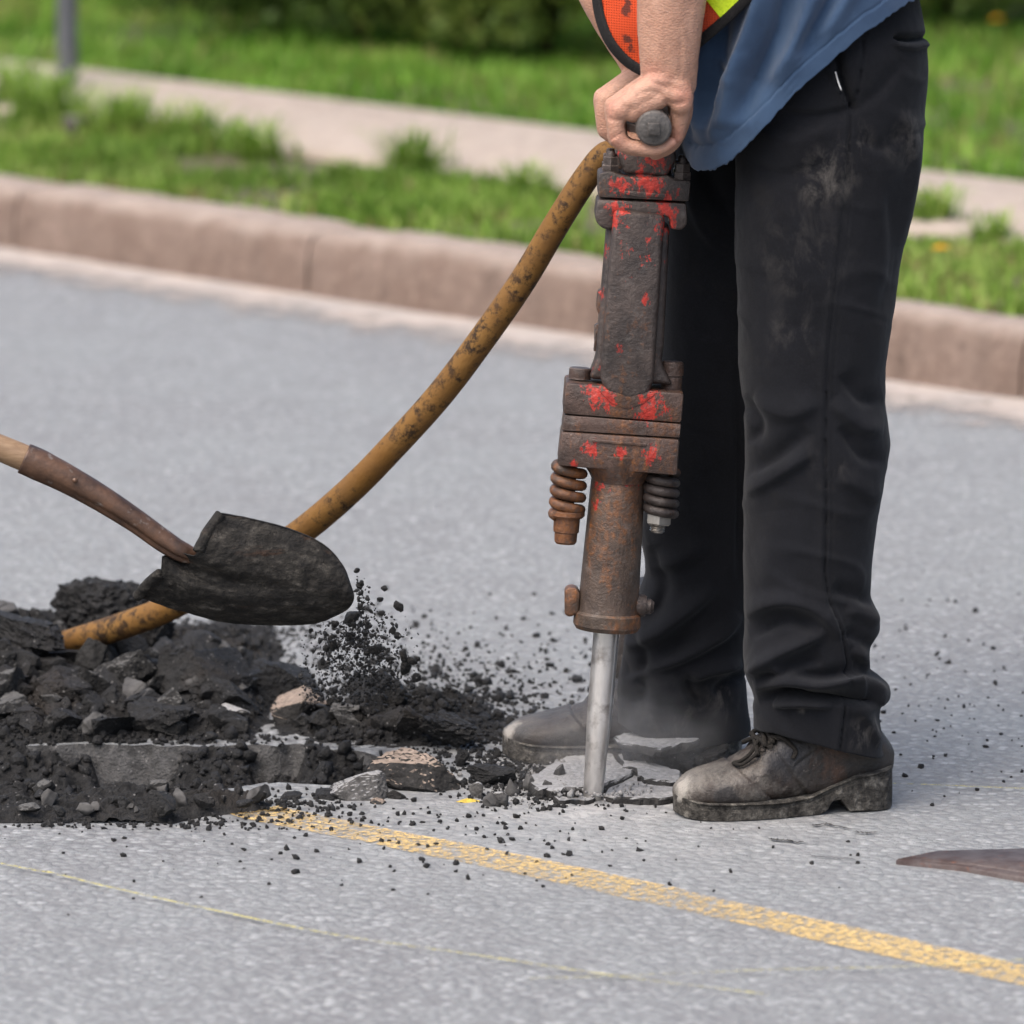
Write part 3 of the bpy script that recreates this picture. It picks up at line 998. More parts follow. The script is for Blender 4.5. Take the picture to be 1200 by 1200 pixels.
def jprism(name, px, d0, d1, mat, par, bev=2.0, seg=2, rough=0.0):
    poly = [jl(u, v)[[0, 2]] for u, v in px]
    V, F = prism_local(poly, d0 * JK, d1 * JK, bev * JK, seg)
    return obj(name, jw(V), F, mat, par, auto=42)
def jcyl(name, a, b, r0, r1, d, mat, par, n=24, prof=None, hexa=False):
    """turned piece along photo points a->b at depth d px; prof [(t,r_px)]"""
    A, B = jl(*a, d), jl(*b, d)
    if prof is None: prof = [(0, r0 * .9), (.03, r0), (.97, r1), (1, r1 * .9)]
    pts = [A + (B - A) * t for t, _ in prof]
    V, F = tube(jw(np.array(pts)), [r * JK for _, r in prof], 6 if hexa else n)
    return obj(name, V, F, mat, par, auto=35)

# chisel: hexagon shank, worn bevelled blade
sh = []
A, B = jl(710.5, 742), jl(694, 942)
stn = [(-.1, 15.5, 15.5), (0, 15.5, 15.5), (.4, 15.2, 15.2), (.55, 14.6, 14.8), (.68, 13.4, 14.2), (.80, 12.6, 11.5), (.92, 12.0, 8), (1.0, 11.4, 3.2)]
for t, rx, ry in stn:
    ph = np.linspace(0, 2 * np.pi, 6, endpoint=False) + R(12)
    c = A + (B - A) * t
    sh.append(jw(np.stack([c[0] + rx * JK * np.cos(ph), c[1] + ry * JK * np.sin(ph), np.full(6, c[2])], -1)))
V, F = loft(sh)
obj('chisel', V, F, MST, hammer, smooth=False)

# front tube with flared rusty nose
prof = [(0, 30), (.02, 31), (.5, 33.5), (.86, 35.2), (.93, 36), (.96, 37.5), (.985, 37.5), (1.0, 35.5)]
jcyl('front_tube', (726, 540), (711, 733), 0, 0, 0, MTU, hammer, 40, prof)
nose = [(0, 36.5), (.12, 39), (.75, 39.5), (1.0, 36)]
jcyl('nose_collar', (712.4, 714), (710.8, 735), 0, 0, 0, MRU, hammer, 40, nose)
jprism('latch', [(662, 687), (668, 683), (675, 684), (680, 690), (679, 714), (668, 719), (662, 716)], -14, 14, MRU, hammer, 3)
jcyl('latch_pin', (738, 706), (757, 708), 13, 13, 0, MB0, hammer, 16, [(0, 13), (.8, 13.5), (1, 12)])
jcyl('latch_pin_tip', (756, 708), (766, 709), 8, 8, 0, MB0, hammer, 14, [(0, 9), (.6, 9), (1, 6)])

# lower block: two flanges with the seam rings between
jprism('upper_flange', [(663, 440), (800, 453), (797, 488), (660, 477)], -44, 44, MBL, hammer, 4)
jprism('middle_ring', [(662, 478), (796.5, 489), (795, 505), (659, 496)], -42.5, 42.5, MBL, hammer, 1.5)
lowf = jprism('lower_flange', [(658.5, 497), (795, 506.5), (792, 549), (654, 537)], -44, 44, MBL, hammer, 4)
jprism('rib', [(694, 505.5), (757, 511), (756, 514.5), (694, 509)], -46.5, -43, MBL, lowf, 1)
jcyl('neck', (727, 527), (725, 560), 0, 0, -3, MBL, hammer, 32, [(0, 44), (.45, 42), (.8, 34), (1, 31)])

# barrel: core, raised front panel, side bosses
jprism('barrel', [(712, 255), (784, 261), (777, 400), (774, 420), (788, 446), (690, 438), (698, 418), (700, 395)], -30, 34, MBR, hammer, 6, 3)
pan = [(719, 240), (778, 246), (769, 380), (765, 440), (757, 456), (735, 461), (712, 452), (703, 438), (708, 360)]
jprism('front_panel', pan, -47, -20, MBR, hammer, 7, 4)
jprism('panel_lip', [(700, 448), (770, 452), (752, 466), (734, 472), (714, 464)], -46.2, -30, MBL, hammer, 3)
for px in ([(701, 338), (709, 335), (712, 362), (703, 366), (699, 358)], [(772, 340), (779, 345), (778, 366), (772, 372), (769, 360)]):
    jprism('boss', px, -16, 16, MBR, hammer, 2.5)
for px in ([(697, 378), (702, 376), (702, 402), (697, 403)], [(771, 386), (775, 386), (773, 410), (769, 410)], [(698, 392), (701, 392), (700, 408), (696, 408)]):
    jprism('valve_plug', px, -9, 9, MBR, hammer, 1.2)

# head: two flanges with bolt ears, backhead and bolts
jprism('head_flange', [(700, 229), (803, 234), (804, 258), (798, 265), (784, 264), (783, 250), (722, 245), (721, 262), (712, 265), (702, 260), (697, 250)], -38, 38, MT, hammer, 3.5)
jprism('head_cap', [(701, 199), (715, 196), (733, 203), (768, 204), (781, 202), (790, 207), (808, 208), (806, 232.5), (701, 227)], -38, 38, MT, hammer, 3.5)
jprism('cap_rib', [(731, 219), (780, 223), (779, 227), (745, 226), (731, 223)], -40.5, -37, MT, hammer, 1)
jprism('backhead', [(722, 176), (731, 168), (790, 172), (792, 184), (780, 204), (731, 200)], -32, 32, MT, hammer, 5, 3)
jcyl('backhead_dome', (757, 207), (759, 168), 0, 0, 0, MT, hammer, 28, [(0, 30), (.3, 28), (.7, 22), (1, 20)])
for (u, v) in ((715, 0), (798, 8)):
    for d in (-22, 24):
        b_ = jcyl('head_bolt', (u + .3, 200 + v), (u + 1.2, 181 + v), 9.5, 9.5, d, MB0, hammer, 6, [(0, 10.5), (.45, 10.5), (.5, 9.2), (.95, 9.2), (1, 8)], True)
        jcyl('bolt_end', (u + 1.2, 183 + v), (u + 1.6, 175 + v), 5, 5, d, MB0, b_, 12, [(0, 5.2), (.7, 5.2), (1, 3.5)])
for (u0, v0, u1, v1, s2) in ((680, 440, 681, 427, 13), (786, 453, 788, 420, 13)):
    for d in (-8,):
        if s2 and v0 == 440: pf = [(0, s2), (.9, s2), (1, s2 - 1.5)]
        else: pf = [(0, s2 - 1), (.46, s2 - 1), (.47, s2 - 2.2), (.5, s2 - 2.2), (.52, s2), (.94, s2), (1, s2 - 2)]
        jcyl('flange_bolt', (u0, v0), (u1, v1), 0, 0, d, MBL, hammer, 20, pf)

# side springs, their rods and nuts
def spring(a, b, turns, r_, wire, d, mat, name='side_spring', tail=None):
    A, B = jl(*a, d), jl(*b, d)
    t = np.linspace(0, 1, int(turns * 26))
    ph = t * turns * 2 * np.pi
    pts = A + (B - A) * t[:, None]
    pts[:, 0] += r_ * JK * np.cos(ph)
    pts[:, 1] += r_ * JK * np.sin(ph)
    V, F = tube(jw(pts), wire * JK, 10)
    return obj(name, V, F, mat, hammer)
for d in (-8,):
    sp = spring((668.5, 536), (664.5, 600), 4.6, 15.6, 6.3, d, MRU)
    jcyl('spring_rod', (670, 530), (664, 606), 0, 0, d, MB0, sp, 14, [(0, 8), (1, 8)])
    jcyl('spring_collar', (665.5, 593), (665, 602), 0, 0, d, MRU, sp, 28, [(0, 18), (.15, 20.5), (.7, 20.5), (1, 18)])
    jcyl('spring_nut', (665, 601), (663, 633), 0, 0, d, MRU, sp, 24, [(0, 15.5), (.55, 15), (.6, 13.4), (.92, 13), (1, 11)])
    sp = spring((775.5, 549), (773.5, 597), 4.0, 16.2, 5.8, d, MB0)
    jcyl('spring_rod', (776, 540), (773, 600), 0, 0, d, MB0, sp, 14, [(0, 8), (1, 8)])
    jcyl('spring_nut', (772.5, 596), (771.5, 611), 0, 0, d, MNUT, sp, 6, [(0, 14), (.1, 15.5), (.85, 15.5), (1, 13)], True)
    th = [(0, 8.5)] + [(.1 + .1 * k, 9 if k % 2 else 7.6) for k in range(9)] + [(1, 7)]
    jcyl('thread', (771, 609), (769.5, 620), 0, 0, d, MNUT, sp, 14, th)

# cross handle seen on end
HB = P(766, 150, -0.12)
HC = P(766, 150, -0.12); HZ, HX = HC[2], HC[0]
HY0, HY1 = -0.128, 0.25
mk = MPP(-.1)
def hcyl(name, y0, y1, prof, mat, par, n=32):
    V, F = tube([[HX, y0 + (y1 - y0) * t, HZ - .06 * max(0, y0 + (y1 - y0) * t + .1)] for t, _ in prof], [r * mk for _, r in prof], n)
    return obj(name, V, F, mat, par, auto=35)
mgrip = m_iron('handle_iron', hammer, None, .7, ((.05, .045, .042), (.12, .11, .10)))
hb = hcyl('handle_bar', HY0 + .012, HY1 - .012, [(0, 18.5), (1, 18.5)], mgrip, hammer)
for y0, y1 in ((HY0, HY0 + .03), (HY1, HY1 - .03)):
    cp = hcyl('end_cap', y0, y1, [(0, 13), (.04, 15), (.06, 18), (.16, 20.5), (.3, 21), (.7, 21), (.8, 17)], mgrip, hb)
    s_ = 1 if y1 > y0 else -1
    V, F = prism_local([(HX + a * mk, HZ + b * mk) for a, b in ((-7, -7), (7, -7), (7, 7), (-7, 7))], y0 - .006 * s_, y0 + .01 * s_, .0012)
    obj('square_stud', V, F, mgrip, cp, auto=35)
# yoke that carries the handle on the backhead
V, F = tube([[HX - .002, .105, HZ - .02], [HX - .004, .105, HZ - .055]], [.034, .03], 24)
obj('yoke', V, F, MT, hammer, auto=40)
V, F = tube([[HX, .05, HZ], [HX, .16, HZ]], .026, 24)
obj('yoke_sleeve', V, F, MT, hammer, auto=40)

# ================================================================== AIR HOSE
mh = NT('hose_rubber')
p = mh.pos()
n1 = mh.noise(p, 60, 6, .72)
n2 = mh.noise(p, 9, 4)
c = mh.mix(mh.mask(n2, .3, .7), (0.15, 0.070, 0.015), (0.205, 0.108, 0.030))
c = mh.mix(mh.mask(mh.math('ADD', n1, mh.math('MULTIPLY', mh.math('SUBTRACT', n2, .5), .5)), .49, .62), c, (0.028, 0.016, 0.008))
c = mh.mix(mh.math('MULTIPLY', mh.mask(mh.noise(p, 25, 5), .42, .7), .55), c, (0.12, 0.06, 0.02))
mh.fin(c, .68, mh.bump(mh.noise(p, 110, 5), .5, .003), .25)
hpts = [(728, 190, .205), (712, 180, .215), (690, 204, .225), (655, 258, .24), (612, 330, .27), (566, 396, .30), (516, 462, .34), (462, 522, .38), (410, 575, .43), (352, 624, .50),
        (296, 660, .57), (240, 690, .64), (190, 716, .70), (130, 738, .77), (70, 757, .84), (0, 780, .92), (-90, 800, .98)]
hp3 = np.array([P(u, v, y) for u, v, y in hpts])
hose = tag(empty('air_hose', hp3[0]), 'thick dirty mustard air hose curving from the breaker down into the rubble pile', 'hose')
V, F = tube(smooth_path(hp3, 150), np.interp(np.linspace(0, 1, 150), [0, .35, 1], [.0185, .0205, .0215]), 24)
obj('hose', V, F, mh.m, hose)
V, F = tube(hp3[0] + (hp3[0] - hp3[1]) * np.linspace(.6, -.5, 5)[:, None], [.017, .021, .0225, .0225, .021], 20)
obj('coupling', V, F, MB0, hose, auto=40)

# ================================================================== SHOVEL
mw = NT('shovel_wood')
p = mw.pos()
gr = mw.noise(mw.scale(p, (1.5, 12, 12)), 14, 5, .65)
c = mw.mix(mw.mask(gr, .3, .7), (0.15, 0.088, 0.046), (0.25, 0.165, 0.095))
c = mw.mix(mw.mask(mw.noise(p, 30, 5), .55, .72), c, (0.08, 0.045, 0.02))
mw.fin(c, .55, mw.bump(gr, .4, .002), .4)
ms = NT('shovel_socket_steel')
p = ms.pos()
c = ms.mix(ms.mask(ms.noise(p, 22, 6, .7), .35, .65), (0.035, 0.020, 0.014), (0.115, 0.06, 0.035))
c = ms.mix(ms.mask(ms.noise(p, 70, 5), .6, .72), c, (.17, .14, .12))
ms.fin(c, .5, ms.bump(ms.noise(p, 90, 5), .4, .003), .5, .3)
mbld = NT('shovel_blade_dirty')
p = mbld.pos()
n1 = mbld.noise(mbld.scale(p, (1, 2, 2)), 30, 6, .75)
c = mbld.ramp(n1, [(.38, (.005, .0045, .004)), (.55, (.017, .015, .0125)), (.72, (.085, .077, .066))])
c = mbld.mix(mbld.mask(mbld.noise(mbld.scale(p, (.6, 2, 3)), 20, 5, .7), .60, .74), c, (.030, .014, .007))
c = mbld.mix(mbld.math('MULTIPLY', mbld.mask(mbld.noise(p, 11, 4), .5, .7), mbld.mask(n1, .45, .7)), c, (.055, .05, .043))
mbld.fin(c, .85, mbld.bump(mbld.math('ADD', n1, mbld.noise(p, 140, 4)), .9, .005), .35)

SHY = 0.10
shovel = tag(empty('shovel', P(205, 665, SHY)), 'dirty round-point shovel with wooden shaft tipping black crumbs over the pile', 'shovel')
sp3 = np.array([P(u, v, y) for u, v, y in [(-700, 235, SHY + .1), (-400, 360, SHY + .05), (-200, 445, SHY + .02), (0, 525, SHY), (48, 546, SHY)]])
V, F = tube(smooth_path(sp3, 60), .0190, 24)
V += .0012 * fbm(V * np.array([6, 30, 30]), 3, 3)[:, None]
obj('shaft', V, F, mw.m, shovel)
V, F = tube(np.array([sp3[0] + [-.06, -.05, .02], sp3[0] + [-.06, .05, .02]]), .015, 16)
obj('grip', V, F, mw.m, shovel)
# socket: tube, open slot on the underside towards the blade
st3 = np.array([P(u, v, SHY) for u, v in [(28, 537), (46, 545), (80, 562), (120, 585), (160, 611), (192, 634), (216, 648), (246, 660)]])
st3[-2:, 1] += [.0, .016]
sr = np.array([18.5, 18.8, 17, 15.5, 14, 13.5, 12, 6]) * MPP(SHY)
sps = smooth_path(st3, 50)
rr_ = np.interp(np.linspace(0, 1, 50), np.linspace(0, 1, 8), sr)
T = np.gradient(sps, axis=0); T /= np.linalg.norm(T, axis=1, keepdims=True)
rings = []
for k in range(50):
    b_ = np.cross(T[k], [0, 1., 0]); b_ /= np.linalg.norm(b_)
    ph = np.linspace(0, 2 * np.pi, 36, endpoint=False)
    sl_ = np.clip((k - 6) / 30, 0, 1)
    groove = .28 * sl_ * np.exp(-((np.angle(np.exp(1j * (ph - R(235))))) / .22) ** 2)
    rad = rr_[k] * (1 - groove)
    rings.append(sps[k] + rad[:, None] * (np.cos(ph)[:, None] * b_ + np.sin(ph)[:, None] * np.array([0, 1., 0])))
V, F = loft(rings)
sock = obj('socket', V, F, ms.m, shovel)
V, F = tube([P(88, 563, SHY - .028), P(88, 563, SHY - .022)], .004, 10)
obj('rivet', V, F, ms.m, sock)
# blade seen from its underside
top = smooth_path([(257, 601, 0), (300, 609, 0), (345, 622, 0), (380, 639, 0), (402, 663, 0), (413, 690, 0)], 90)[:, :2]
bot = smooth_path([(160, 699, 0), (205, 714, 0), (262, 729, 0), (325, 733, 0), (372, 730, 0), (402, 718, 0)], 90)[:, :2]
midl = smooth_path([(190, 655, 0), (232, 672, 0), (290, 684, 0), (350, 690, 0), (396, 696, 0), (414, 705, 0)], 90)[:, :2]
nt_ = 61
tt = np.linspace(-1, 1, nt_)
UVg = np.zeros((90, nt_, 2))
for k in range(90):
    a, b_, c_ = top[k], midl[k], bot[k]
    # quadratic through top, mid, bottom
    s2 = (tt[:, None] + 1) / 2
    UVg[k] = a * (1 - s2) * (1 - 2 * s2) + b_ * 4 * s2 * (1 - s2) + c_ * s2 * (2 * s2 - 1)
ss = np.linspace(0, 1, 90)[:, None]
back = np.stack([np.interp(tt, [-1, -.6, -.28, -.05, .2, .5, .8, 1], [257, 240, 228, 205, 190, 188, 174, 160]), np.interp(tt, [-1, -.6, -.28, -.05, .2, .5, .8, 1], [601, 632, 652, 646, 652, 674, 690, 699])], -1)
UVg = UVg + (back - UVg[0])[None] * (np.clip(1 - ss / .4, 0, 1) ** 2)[..., None]
# step edge pulled back near the socket on both wings
bulge = 0.050 * (1 - tt[None] ** 2) * (1 - .5 * ss ** 2)
frog = 0.045 * np.exp(-((tt[None] - .02) / .17) ** 2) * np.clip(1 - ss / .62, 0, 1) ** 1.1
Yb = SHY + .02 - bulge + frog + .018 * tt[None] + .02 * ss
V = np.stack([P(UVg[k, :, 0], UVg[k, :, 1], Yb[k]) for k in range(90)])
V += (np.stack([0 * Yb, -np.ones_like(Yb), 0 * Yb], -1)) * (0.009 * np.clip(fbm(V * 30, 4, 3) + .05, 0, 1) + .004 * np.clip(fbm(V * 85, 3, 9), 0, 1) + .0015 * fbm(V * 160, 2, 4))[..., None]
n_ = V.reshape(-1, 3)
Vb = n_ + np.array([0, .0035, .0005])
g1 = grid_faces(90, nt_)
N0 = len(n_)
rim = []
idx = np.arange(90 * nt_).reshape(90, nt_)
loop = np.r_[idx[0, :], idx[1:, -1], idx[-1, ::-1][1:], idx[::-1, 0][1:-1]]
rim = np.stack([loop, np.roll(loop, -1), np.roll(loop, -1) + N0, loop + N0], -1)
blade = obj('blade', np.concatenate([n_, Vb]), [g1, g1[:, ::-1] + N0, rim], mbld.m, shovel)
# rolled foot steps along the back of the blade, caked with dirt
for (pa, pb_, y0, y1) in (((258, 603), (232, 646), Yb[0, 0], Yb[0, 14]), ((162, 698), (188, 672), Yb[0, -1], Yb[0, -14])):
    c3 = smooth_path([P(*pa, y0 - .004), P((pa[0] + pb_[0]) / 2 - 2, (pa[1] + pb_[1]) / 2, (y0 + y1) / 2 - .006), P(*pb_, y1 - .004)], 24)
    V, F = tube(c3, .0082, 14)
    V += .003 * fbm(V * 60, 3, 6)[:, None]
    obj('foot_step', V, F, mbld.m, blade)

# ================================================================== RUBBLE
# ridge of the pile, traced on its skyline
RY = 0.78
rid = np.array([(-420, 640), (-200, 668), (-80, 690), (0, 706), (36, 716), (60, 738), (95, 752), (140, 750), (190, 760), (240, 756), (285, 768), (330, 788), (380, 798), (420, 803), (470, 812), (520, 822), (600, 832)])
rp = P(rid[:, 0], rid[:, 1], RY)
rz = np.maximum(rp[:, 2] - .034, .004)
x0, x1 = float(P(-420, 700, RY)[0]), float(P(610, 800, .5)[0])
gx, gy = np.linspace(x0, x1, 430), np.linspace(0.37, 1.55, 330)
X, Y = np.meshgrid(gx, gy, indexing='ij')
def pile_base(X, Y):
    Rg = np.interp(X, rp[:, 0], rz)
    w_f = (Y - .385) / (RY - .385)
    w_b = (1.45 - Y) / (1.45 - RY)
    h = Rg * np.where(Y < RY, np.clip(w_f, 0, 1) ** .95, np.clip(w_b, 0, 1) ** 1.0)
    # low tongue of crumbs running right, towards the far boot
    u_, v_ = UV(np.stack([X, Y, 0 * X], -1))
    h = np.maximum(h, .05 * np.exp(-((u_ - 455) / 95) ** 2 - ((v_ - 852) / 16) ** 2))
    h = np.maximum(h, .034 * np.exp(-((u_ - 530) / 45) ** 2 - ((v_ - 845) / 8) ** 2))
    return h
H0 = pile_base(X, Y)
q = np.stack([X, Y, H0], -1)
edge = np.clip(H0 / .02, 0, 1)
Z = H0 + edge * (0.026 * fbm(q * 9, 3, 41) + 0.016 * np.abs(fbm(q * 22, 3, 42)) + .010 * fbm(q * 60, 3, 43) + .006 * fbm(q * 170, 2, 44)) - .006
Z = np.where(inside(np.stack([X, Y], -1), HOLE + (HOLE - hc) * [.01, .06]), -.03, Z)
PILE_X, PILE_Y, PILE_Z = gx, gy, Z
def pile_z(x, y):
    i = np.clip(np.searchsorted(gx, x), 0, len(gx) - 1); j = np.clip(np.searchsorted(gy, y), 0, len(gy) - 1)
    inb = (x > gx[0]) & (x < gx[-1]) & (y > gy[0]) & (y < gy[-1])
    return np.where(inb, np.maximum(Z[i, j], 0), 0)
Vp = np.stack([X, Y, Z], -1)
Fp = grid_faces(len(gx), len(gy))
keep = (Z.ravel()[Fp].max(1) > -.002)
tag(obj('rubble_pile', Vp, Fp[keep], M_RUB), kind='stuff', label='heap of broken black asphalt and dirt beside the opening', cat='rubble')

# heap of crumbs lying on the near edge of the opening
gx2, gy2 = np.linspace(float(P(-420, 950, .05)[0]), float(P(330, 950, .05)[0]), 420), np.linspace(-.08, .16, 110)
X2, Y2 = np.meshgrid(gx2, gy2, indexing='ij')
u_, v_ = UV(np.stack([X2, Y2, 0 * X2], -1))
vf = np.interp(u_, [-400, 0, 60, 120, 200, 240, 300, 320], [965, 966, 968, 970, 968, 958, 953, 945])
vb = np.interp(u_, [-400, 0, 100, 200, 260, 300, 320], [938, 936, 935, 936, 940, 944, 944])
prof_ = np.clip((vf - v_) / 7, 0, 1) * np.clip((v_ - vb) / 6 + .6, 0, 1)
q2 = np.stack([X2, Y2, 0 * X2], -1)
Z2 = prof_ * (.018 + .018 * fbm(q2 * 14, 3, 51) + .012 * np.abs(fbm(q2 * 40, 3, 52)) + .006 * fbm(q2 * 120, 2, 53)) - .004
F2 = grid_faces(len(gx2), len(gy2))
tag(obj('crumb_bank', np.stack([X2, Y2, Z2], -1), F2[(Z2.ravel()[F2].max(1) > 0)], M_RUB), kind='stuff', label='low bank of black crumbs on the near edge of the opening', cat='rubble')

# ---- loose lumps that can be told apart
M_LUMP = m_rubble('tar_lump', (.0065, .0063, .0062), (.0165, .016, .0158), 1.3, .66, .36)
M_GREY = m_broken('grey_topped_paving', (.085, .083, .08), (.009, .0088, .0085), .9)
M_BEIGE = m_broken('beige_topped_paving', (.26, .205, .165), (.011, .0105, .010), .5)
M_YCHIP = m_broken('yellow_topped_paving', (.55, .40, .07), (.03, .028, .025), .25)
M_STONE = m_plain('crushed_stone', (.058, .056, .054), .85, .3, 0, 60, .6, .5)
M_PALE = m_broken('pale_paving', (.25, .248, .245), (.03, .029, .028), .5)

def lump(name, u, v, wpx, hpx, y, seed, mat, label, cat='asphalt lump', group=None, dr=.8, tilt=(0, 0, 0), sub=4, planes=15, rough=.06, cut=.38):
    sub = 5 if wpx > 60 and sub == 4 else sub
    """lump whose middle shows at (u,v), wpx wide and hpx high, at depth y"""
    k = MPP(y)
    V, F = rock(seed, (1, 1, 1), sub, planes, rough, cut)
    V /= np.abs(V).max(0)
    V *= np.array([wpx / 2 * k, wpx / 2 * k * dr, hpx / 2 * k])
    M3 = np.array(Matrix.Rotation(R(tilt[2]), 3, 'Z') @ Matrix.Rotation(R(tilt[1]), 3, 'Y') @ Matrix.Rotation(R(tilt[0]), 3, 'X'))
    V = V @ M3.T
    c = P(u, v, y)
    V = V + c
    # bed it: never hang above what is under it
    base_ = float(pile_z(np.array(c[0]), np.array(c[1])))
    lowz = V[:, 2].min()
    if lowz > base_ - .004:
        V[:, 2] -= (lowz - base_ + .004) * (V[:, 2].max() - V[:, 2]) / (V[:, 2].max() - lowz)
    return tag(obj(name, V, F, mat, smooth=(sub > 3), auto=32 if sub > 3 else None), label, cat, group)

lump('asphalt_lump', 118, 708, 122, 66, 1.05, 1, M_LUMP, 'round black asphalt lump behind the hose end', dr=.8, planes=9, rough=.14, cut=.6)
lump('asphalt_lump', 185, 728, 62, 40, 1.0, 12, M_LUMP, 'small black lump under the hose behind the shovel step', rough=.14)
lump('asphalt_lump', 250, 800, 150, 92, .68, 2, M_LUMP, 'largest black slab of asphalt leaning in the pile below the shovel blade', tilt=(0, 14, 0), planes=11, rough=.07, cut=.42)
lump('asphalt_lump', 340, 806, 110, 60, .75, 3, M_LUMP, 'dark overhanging lump right of the largest slab', tilt=(0, 12, 0), rough=.1)
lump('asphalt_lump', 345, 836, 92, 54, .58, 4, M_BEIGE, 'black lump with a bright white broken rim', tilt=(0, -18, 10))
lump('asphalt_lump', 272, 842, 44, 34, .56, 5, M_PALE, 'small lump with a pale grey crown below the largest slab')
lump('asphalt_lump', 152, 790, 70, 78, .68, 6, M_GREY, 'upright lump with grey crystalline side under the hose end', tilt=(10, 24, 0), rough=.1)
lump('asphalt_lump', 60, 815, 95, 60, .6, 7, M_LUMP, 'lump with a rusty orange stain in the left of the pile', rough=.08)
lump('asphalt_lump', 185, 850, 100, 62, .52, 8, M_LUMP, 'wide brownish black lump at the foot of the pile', rough=.09)
lump('asphalt_lump', 235, 838, 70, 40, .6, 9, M_LUMP, 'long black lump wedged under the largest slab', tilt=(0, 12, 0))
lump('asphalt_lump', 25, 748, 110, 60, .75, 10, M_LUMP, 'flaky black lump at the top of the pile', tilt=(0, 20, 0), rough=.12)
lump('asphalt_lump', 105, 765, 46, 38, .74, 11, M_GREY, 'grey flecked lump right against the hose end')
lump('asphalt_lump', 115, 836, 30, 22, .55, 13, M_BEIGE, 'small beige capped stone in the pile')
lump('asphalt_lump', 17, 942, 40, 34, .09, 14, M_STONE, 'grey crushed stone on the near bank, left of the long one')
lump('asphalt_lump', 65, 945, 66, 34, .08, 15, M_GREY, 'long stone with rounded beige grey top on the near bank')
lump('asphalt_lump', 250, 940, 44, 20, .07, 16, M_GREY, 'flat grey lump near the start of the yellow line')
lump('asphalt_lump', 215, 935, 50, 16, .09, 17, M_BEIGE, 'flat brownish chip near the start of the yellow line')
lump('asphalt_lump', 278, 946, 38, 22, .06, 18, M_LUMP, 'black lump right at the start of the yellow line')
lump('asphalt_lump', 340, 936, 30, 18, .08, 19, M_LUMP, 'small black lump on the bare asphalt behind the yellow line')
lump('asphalt_lump', 540, 886, 22, 18, .29, 20, M_LUMP, 'single brown black lump beside the far boot toe', rough=.12)
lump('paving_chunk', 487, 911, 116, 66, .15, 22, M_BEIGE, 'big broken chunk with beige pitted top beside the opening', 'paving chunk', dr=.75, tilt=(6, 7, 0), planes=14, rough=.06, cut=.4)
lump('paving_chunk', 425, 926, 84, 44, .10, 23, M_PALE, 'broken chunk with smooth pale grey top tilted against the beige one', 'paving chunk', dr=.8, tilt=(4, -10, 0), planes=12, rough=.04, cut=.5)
lump('paving_chunk', 383, 933, 52, 32, .09, 24, M_LUMP, 'black broken chunk left of the pale topped one', 'paving chunk')
lump('paving_chunk', 445, 943, 26, 18, .05, 25, M_BEIGE, 'small beige stone in front of the pale topped chunk', 'paving chunk')
lump('paving_chunk', 468, 938, 30, 26, .08, 26, M_LUMP, 'black chunk under the edge of the beige topped one', 'paving chunk')
lump('paving_chunk', 503, 943, 26, 13, .07, 27, M_STONE, 'flat grey stone between the beige chunk and the yellow chip', 'paving chunk')
lump('painted_chip', 546, 942, 38, 17, .06, 28, M_YCHIP, 'stray paving chip with yellow paint on its top', 'paving chip', dr=.9, planes=14, rough=.03, cut=.45)
lump('asphalt_lump', 575, 905, 66, 30, .17, 29, M_LUMP, 'flat dark lump of fines in front of the far boot toe', rough=.1)
lump('asphalt_lump', 525, 843, 76, 26, .42, 30, M_LUMP, 'low black clod at the end of the crumb tongue', rough=.16)
lump('asphalt_lump', 480, 838, 50, 30, .45, 31, M_LUMP, 'rough black clod where the crumbs land', rough=.16)
for k, (u, v) in enumerate([(640, 921), (600, 922), (668, 930), (586, 935), (620, 915), (655, 906), (560, 925), (575, 938)]):
    lump('paving_chip', u, v - 4, 16 + 3 * (k % 4), 9 + (k % 3) * 2, .17 - (v - 905) * .0042, 60 + k, (M_PALE, M_STONE, M_GREY)[k % 3], 'small grey paving chip between the far boot and the chisel', 'paving chip', 'paving chips round the chisel', sub=3)
# medium lumps strewn over the pile face and its crest
r = np.random.default_rng(19)
# broken slabs lying at all angles in the pile
cnt = 0
while cnt < 46:
    u = r.uniform(-60, 420); y = r.uniform(.42, .84)
    x = float(P(u, 840, y)[0])
    zz = float(pile_z(np.array(x), np.array(y)))
    if zz < .008: continue
    rad = r.uniform(.024, .050) * (1 - .35 * (u > 300))
    V, F = rock(500 + cnt, rad * np.array([1.15, .95, r.uniform(.42, .75)]), 5 if rad > .034 else 4, 14, .055, .36)
    a3 = np.array(Matrix.Rotation(r.uniform(0, 6.28), 3, 'Z') @ Matrix.Rotation(r.normal(0, .55), 3, 'Y') @ Matrix.Rotation(r.normal(0, .55), 3, 'X'))
    V = V @ a3.T + [x, y, zz + rad * .18]
    km = cnt % 5
    where = 'at the foot of the pile' if y < .52 else 'on the front of the pile' if y < .68 else 'near the crest of the pile'
    side = ' below the hose end' if 60 < u < 170 else ' below the shovel blade' if u >= 170 else ' away from the shovel'
    kd = ('black', 'grey-faced', 'black', 'black', 'black')[km]
    sz = 'big' if rad > .038 else 'middling'
    tag(obj('asphalt_block', V, F, M_GREY if km == 1 else M_LUMP, smooth=True, auto=26), sz + ' jagged ' + kd + ' asphalt block ' + where + side, 'asphalt block', sz + ' ' + kd + ' slabs ' + where + side)
    cnt += 1
cnt = 0
